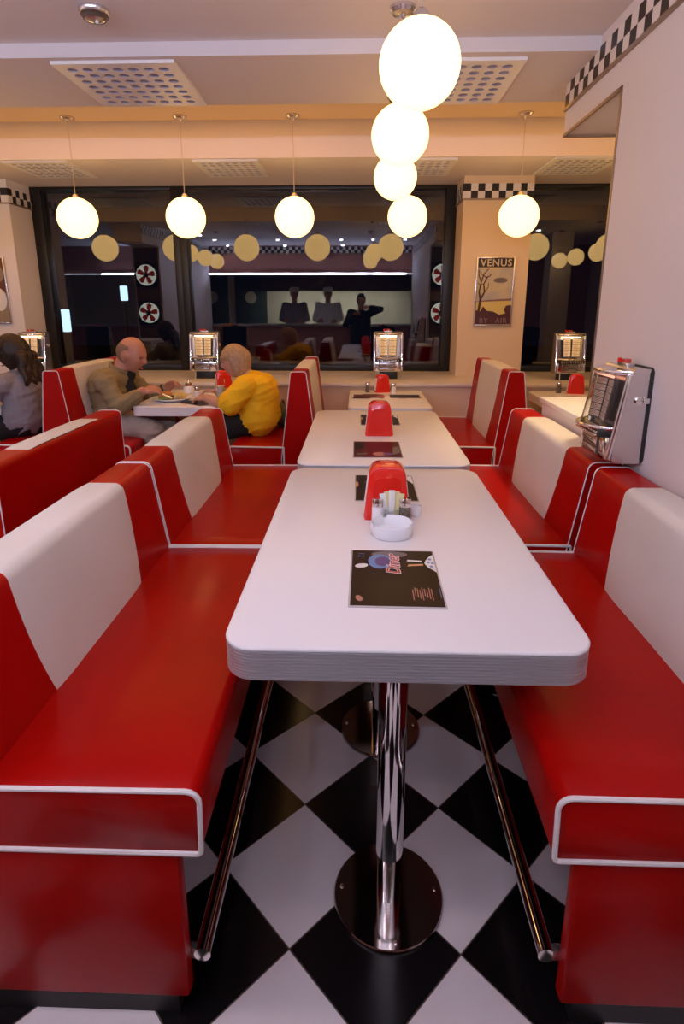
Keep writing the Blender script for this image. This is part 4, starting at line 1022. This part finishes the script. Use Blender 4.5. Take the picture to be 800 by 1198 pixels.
# woman in yellow, facing -x
t = thing('person', 'fair haired woman in a yellow T-shirt with her back half turned', 'person', (-0.70, 3.70, 0))
def loc(*p): return Vector((p[0] + 0.70, p[1] - 3.70, p[2]))
HT = head_frame(loc(-0.800, 3.70, 1.010), pi - 0.05, 0.22)
J = dict(pel=loc(-0.655, 3.70, 0.665), ch=loc(-0.655, 3.70, 0.825), nk=loc(-0.725, 3.70, 0.915), sl=loc(-0.715, 3.535, 0.865), sr=loc(-0.715, 3.865, 0.865),
         el=loc(-0.820, 3.475, 0.752), wl=loc(-0.955, 3.56, 0.790), er=loc(-0.84, 3.91, 0.765), wr=loc(-0.965, 3.86, 0.79))
b = MB(); torso(b, J['pel'], J['ch'], J['nk'], J['sl'], J['sr'], 0.0, 1.04); arm(b, J['sl'], J['el'], J['wl'], 0, 1, 1.02); arm(b, J['sr'], J['er'], J['wr'], 0, 1, 1.02)
b.capsule(J['nk'] + Vector((0.02, 0, -0.03)), HT @ Vector((-0.03, 0, -0.06)), 0.052, 0.048); head_mesh(b, HT, 0.88)
hand(b, J['wl'], (-0.9, 0.3, 0.05), (0, -0.3, 0.9), 1, 0.7, 0.88); hand(b, J['wr'], (-0.9, -0.2, 0.1), (0, 0.2, 0.9), -1, 0.7, 0.88)
for sy in (-1, 1):
    kn = loc(-1.02, 3.70 + 0.10 * sy, 0.55); an = loc(-0.97, 3.70 + 0.10 * sy, 0.09)
    legs(b, J['pel'] + Vector((-0.02, 0.08 * sy, -0.015)), kn, an); foot(b, an, (-1, 0, 0))
freeze('body', b, M['skin2'], t, 0.006, 3)
sh = MB(); torso(sh, J['pel'], J['ch'], J['nk'] + Vector((0.01, 0, -0.02)), J['sl'], J['sr'], 0.014, 1.02); arm(sh, J['sl'], J['el'], J['wl'], 0.016, 0.40); arm(sh, J['sr'], J['er'], J['wr'], 0.016, 0.40)
freeze('t_shirt', sh, M['yellow'], t, 0.009, 4, 0.006)
tr_ = MB()
for sy in (-1, 1): legs(tr_, J['pel'] + Vector((0.0, 0.08 * sy, -0.02)), loc(-1.02, 3.70 + 0.10 * sy, 0.55), loc(-0.97, 3.70 + 0.10 * sy, 0.09), 0.013, 0.92)
tr_.capsule(J['pel'] + Vector((-0.02, -0.07, -0.012)), J['pel'] + Vector((-0.02, 0.07, -0.012)), 0.118, 0.118)
freeze('trousers', tr_, M['blackcloth'], t, 0.010, 3)
def bob(u, v):
    au = abs(u)
    face = smoothstep(1.42, 1.22, au) * smoothstep(0.30, 0.10, v)
    r = 1.12 + 0.10 * smoothstep(0.9, 0.2, v) * smoothstep(0.6, 1.3, au) + 0.17 * smoothstep(0.1, -0.6, v) * smoothstep(1.0, 1.5, au)
    r += 0.018 * sin(23 * u + 3 * v) * smoothstep(1.35, 0.9, v)
    r -= 0.55 * smoothstep(-0.72, -1.05, v)
    return r + (0.84 - r) * face
finish('hair', hair_shell(HT, 0.89, bob), M['blond'], t, angle=180)
face_bits(HT, 0.88, t)
for sd in (-1, 1): finish('shoe', MB().ball((-0.10, 0, 0.035), 0.13, 0.045, 0.045, T=Matrix.Translation(loc(-0.93, 3.70 + 0.10 * sd, 0))), M['blackp'], t)
# woman with long dark hair at the left edge, facing -x
t = thing('person', 'woman with long dark wavy hair and a grey top at the left edge', 'person', (-2.15, 3.62, 0))
def loc(*p): return Vector((p[0] + 2.15, p[1] - 3.62, p[2]))
HT = head_frame(loc(-2.205, 3.62, 1.065), pi + 0.15, 0.25)
J = dict(pel=loc(-2.17, 3.62, 0.655), ch=loc(-2.165, 3.62, 0.840), nk=loc(-2.19, 3.62, 0.945), sl=loc(-2.215, 3.47, 0.885), sr=loc(-2.215, 3.77, 0.885),
         el=loc(-2.30, 3.42, 0.765), wl=loc(-2.46, 3.52, 0.80), er=loc(-2.33, 3.81, 0.78), wr=loc(-2.48, 3.74, 0.80))
b = MB(); torso(b, J['pel'], J['ch'], J['nk'], J['sl'], J['sr'], 0, 0.88); arm(b, J['sl'], J['el'], J['wl'], 0, 1, 0.86); arm(b, J['sr'], J['er'], J['wr'], 0, 1, 0.86)
b.capsule(J['nk'] - Vector((0, 0, 0.03)), HT @ Vector((-0.03, 0, -0.06)), 0.048, 0.045); head_mesh(b, HT, 0.95)
hand(b, J['wl'], (-0.9, 0.3, 0.0), (0, 0, 1), 1, 0.6, 0.85); hand(b, J['wr'], (-0.9, -0.2, 0.0), (0, 0, 1), -1, 0.6, 0.85)
for sy in (-1, 1):
    kn = loc(-2.54, 3.62 + 0.09 * sy, 0.55); an = loc(-2.52, 3.62 + 0.09 * sy, 0.09)
    legs(b, J['pel'] + Vector((-0.02, 0.075 * sy, -0.015)), kn, an); foot(b, an, (-1, 0, 0))
freeze('body', b, M['skin2'], t, 0.007, 3)
sh = MB(); torso(sh, J['pel'], J['ch'], J['nk'] + Vector((0, 0, -0.02)), J['sl'], J['sr'], 0.013, 0.9); arm(sh, J['sl'], J['el'], J['wl'], 0.012, 0.92, 0.9); arm(sh, J['sr'], J['er'], J['wr'], 0.012, 0.92, 0.9)
freeze('top', sh, M['greyknit'], t, 0.009, 3, 0.006)
tr_ = MB()
for sy in (-1, 1): legs(tr_, J['pel'] + Vector((0, 0.075 * sy, -0.02)), loc(-2.54, 3.62 + 0.09 * sy, 0.55), loc(-2.52, 3.62 + 0.09 * sy, 0.09), 0.013, 0.92)
tr_.capsule(J['pel'] + Vector((0.0, -0.06, -0.04)), J['pel'] + Vector((0.0, 0.06, -0.04)), 0.092, 0.092)
freeze('trousers', tr_, M['blackcloth'], t, 0.010, 3)
hb = hair_shell(HT, 0.98, lambda u, v: (lambda face, r: r + (0.82 - r) * face)(smoothstep(0.85, 0.5, abs(u)) * smoothstep(0.5, 0.1, v), 1.14))
for k in range(16):
    y = -0.095 + 0.19 * k / 15; zz = 0.90 - 0.045 * ((k * 7) % 5) / 4; o_ = loc(-2.20, 3.62 + y * 0.7, 1.05)
    pts = [o_ + Vector((0.075 + 0.045 * f + 0.012 * sin(9 * f + k), y * 0.55 * f, (zz - 1.05) * f)) for f in (0, 0.25, 0.5, 0.75, 1.0)]
    for i in range(4): hb.capsule(pts[i], pts[i + 1], 0.030 - 0.004 * i, 0.026 - 0.004 * i, 8)
freeze('hair', hb, M['darkhair'], t, 0.008, 2); face_bits(HT, 0.95, t)

# handbag on the bench by the wall
t = thing('handbag', 'small mottled bag on the red seat beside the woman in yellow', 'bag', (-0.535, 3.93, 0.55))
finish('pouch', MB().ball((0, 0, 0.07), 0.075, 0.12, 0.075, 20, 12), M['bag'], t)
finish('strap', MB().tube([(0, 0.09 * cos(a), 0.10 + 0.07 * sin(a)) for a in [pi * k / 12 for k in range(13)]], 0.008, 8), M['bag'], t)

# the photographer and two cooks, seen mirrored in the window
def stander(label, x, y, shirtm, trm, hat, raised, face):
    t = thing('person', label, 'person', (x, y, 0)); fy = face
    HT = head_frame(Vector((0, 0, 1.55 if not raised else 1.43)), pi / 2 * fy, 0.05); dz = -0.12 if raised else 0.0
    J = dict(pel=Vector((0, 0, 0.92 + dz)), ch=Vector((0, 0, 1.20 + dz)), nk=Vector((0, 0.01 * fy, 1.40 + dz)), sl=Vector((-0.18, 0, 1.34 + dz)), sr=Vector((0.18, 0, 1.34 + dz)))
    if raised: J.update(el=Vector((-0.27, 0.03 * fy, 1.13 + dz)), wl=Vector((-0.10, 0.13 * fy, 1.33 + dz)), er=Vector((0.35, 0.0, 1.40 + dz)), wr=Vector((0.12, 0.11 * fy, 1.44 + dz)))
    else: J.update(el=Vector((-0.25, 0.05 * fy, 1.10)), wl=Vector((-0.15, 0.26 * fy, 1.06)), er=Vector((0.25, 0.05 * fy, 1.10)), wr=Vector((0.15, 0.26 * fy, 1.06)))
    b = MB(); torso(b, J['pel'], J['ch'], J['nk'], J['sl'], J['sr']); arm(b, J['sl'], J['el'], J['wl']); arm(b, J['sr'], J['er'], J['wr'])
    b.capsule(J['nk'] - Vector((0, 0, 0.04)), HT @ Vector((-0.02, 0, -0.06)), 0.055, 0.05); head_mesh(b, HT)
    hand(b, J['wl'], (0.55, 0.5 * fy, 0.4), (0, -fy, 0.3), 1, 0.9, 0.9); hand(b, J['wr'], (-0.55, 0.5 * fy, 0.1), (0, -fy, 0.3), -1, 0.9, 0.9)
    for s in (-1, 1):
        kn = Vector((0.10 * s, 0.03 * fy, 0.50 + dz * 0.6)); an = Vector((0.11 * s, 0, 0.09)); legs(b, J['pel'] + Vector((0.09 * s, 0, -0.05)), kn, an); foot(b, an, (0, fy, 0))
    freeze('body', b, M['skin'], t, 0.008, 3)
    sh = MB(); torso(sh, J['pel'], J['ch'], J['nk'] - Vector((0, 0, 0.02)), J['sl'], J['sr'], 0.014); arm(sh, J['sl'], J['el'], J['wl'], 0.012, 0.9); arm(sh, J['sr'], J['er'], J['wr'], 0.012, 0.9)
    freeze('shirt', sh, shirtm, t, 0.012, 3)
    tr_ = MB()
    for s in (-1, 1): legs(tr_, J['pel'] + Vector((0.09 * s, 0, -0.06)), (0.10 * s, 0.03 * fy, 0.50 + dz * 0.6), (0.11 * s, 0, 0.09), 0.013, 0.94)
    freeze('trousers', tr_, trm, t, 0.014, 3)
    if hat: finish('cap', MB().lathe([(0.088, 0.035), (0.092, 0.075), (0.095, 0.11), (0.06, 0.13), (0, 0.132)], 24, T=HT), M['chefwhite'], t)
    else: finish('hair', hair_shell(HT, 1.0, lambda u, v: (lambda fc: 1.10 + (0.86 - 1.10) * fc)(smoothstep(1.2, 0.8, abs(u)) * smoothstep(0.65, 0.3, v))), M['darkhair'], t, angle=180)
    face_bits(HT, 1.0, t); return t
stander('person in black holding up a camera, mirrored in the middle window', 0.02, -0.20, M['blackcloth'], M['blackcloth'], False, True, 1)
stander('cook in white cap at the bright hatch, mirrored left of the photographer', -0.60, -0.95, M['chefwhite'], M['trouser'], True, False, 1)
stander('second cook in white cap, mirrored farther left in the hatch', -1.25, -1.05, M['greyknit'], M['trouser'], True, False, 1)
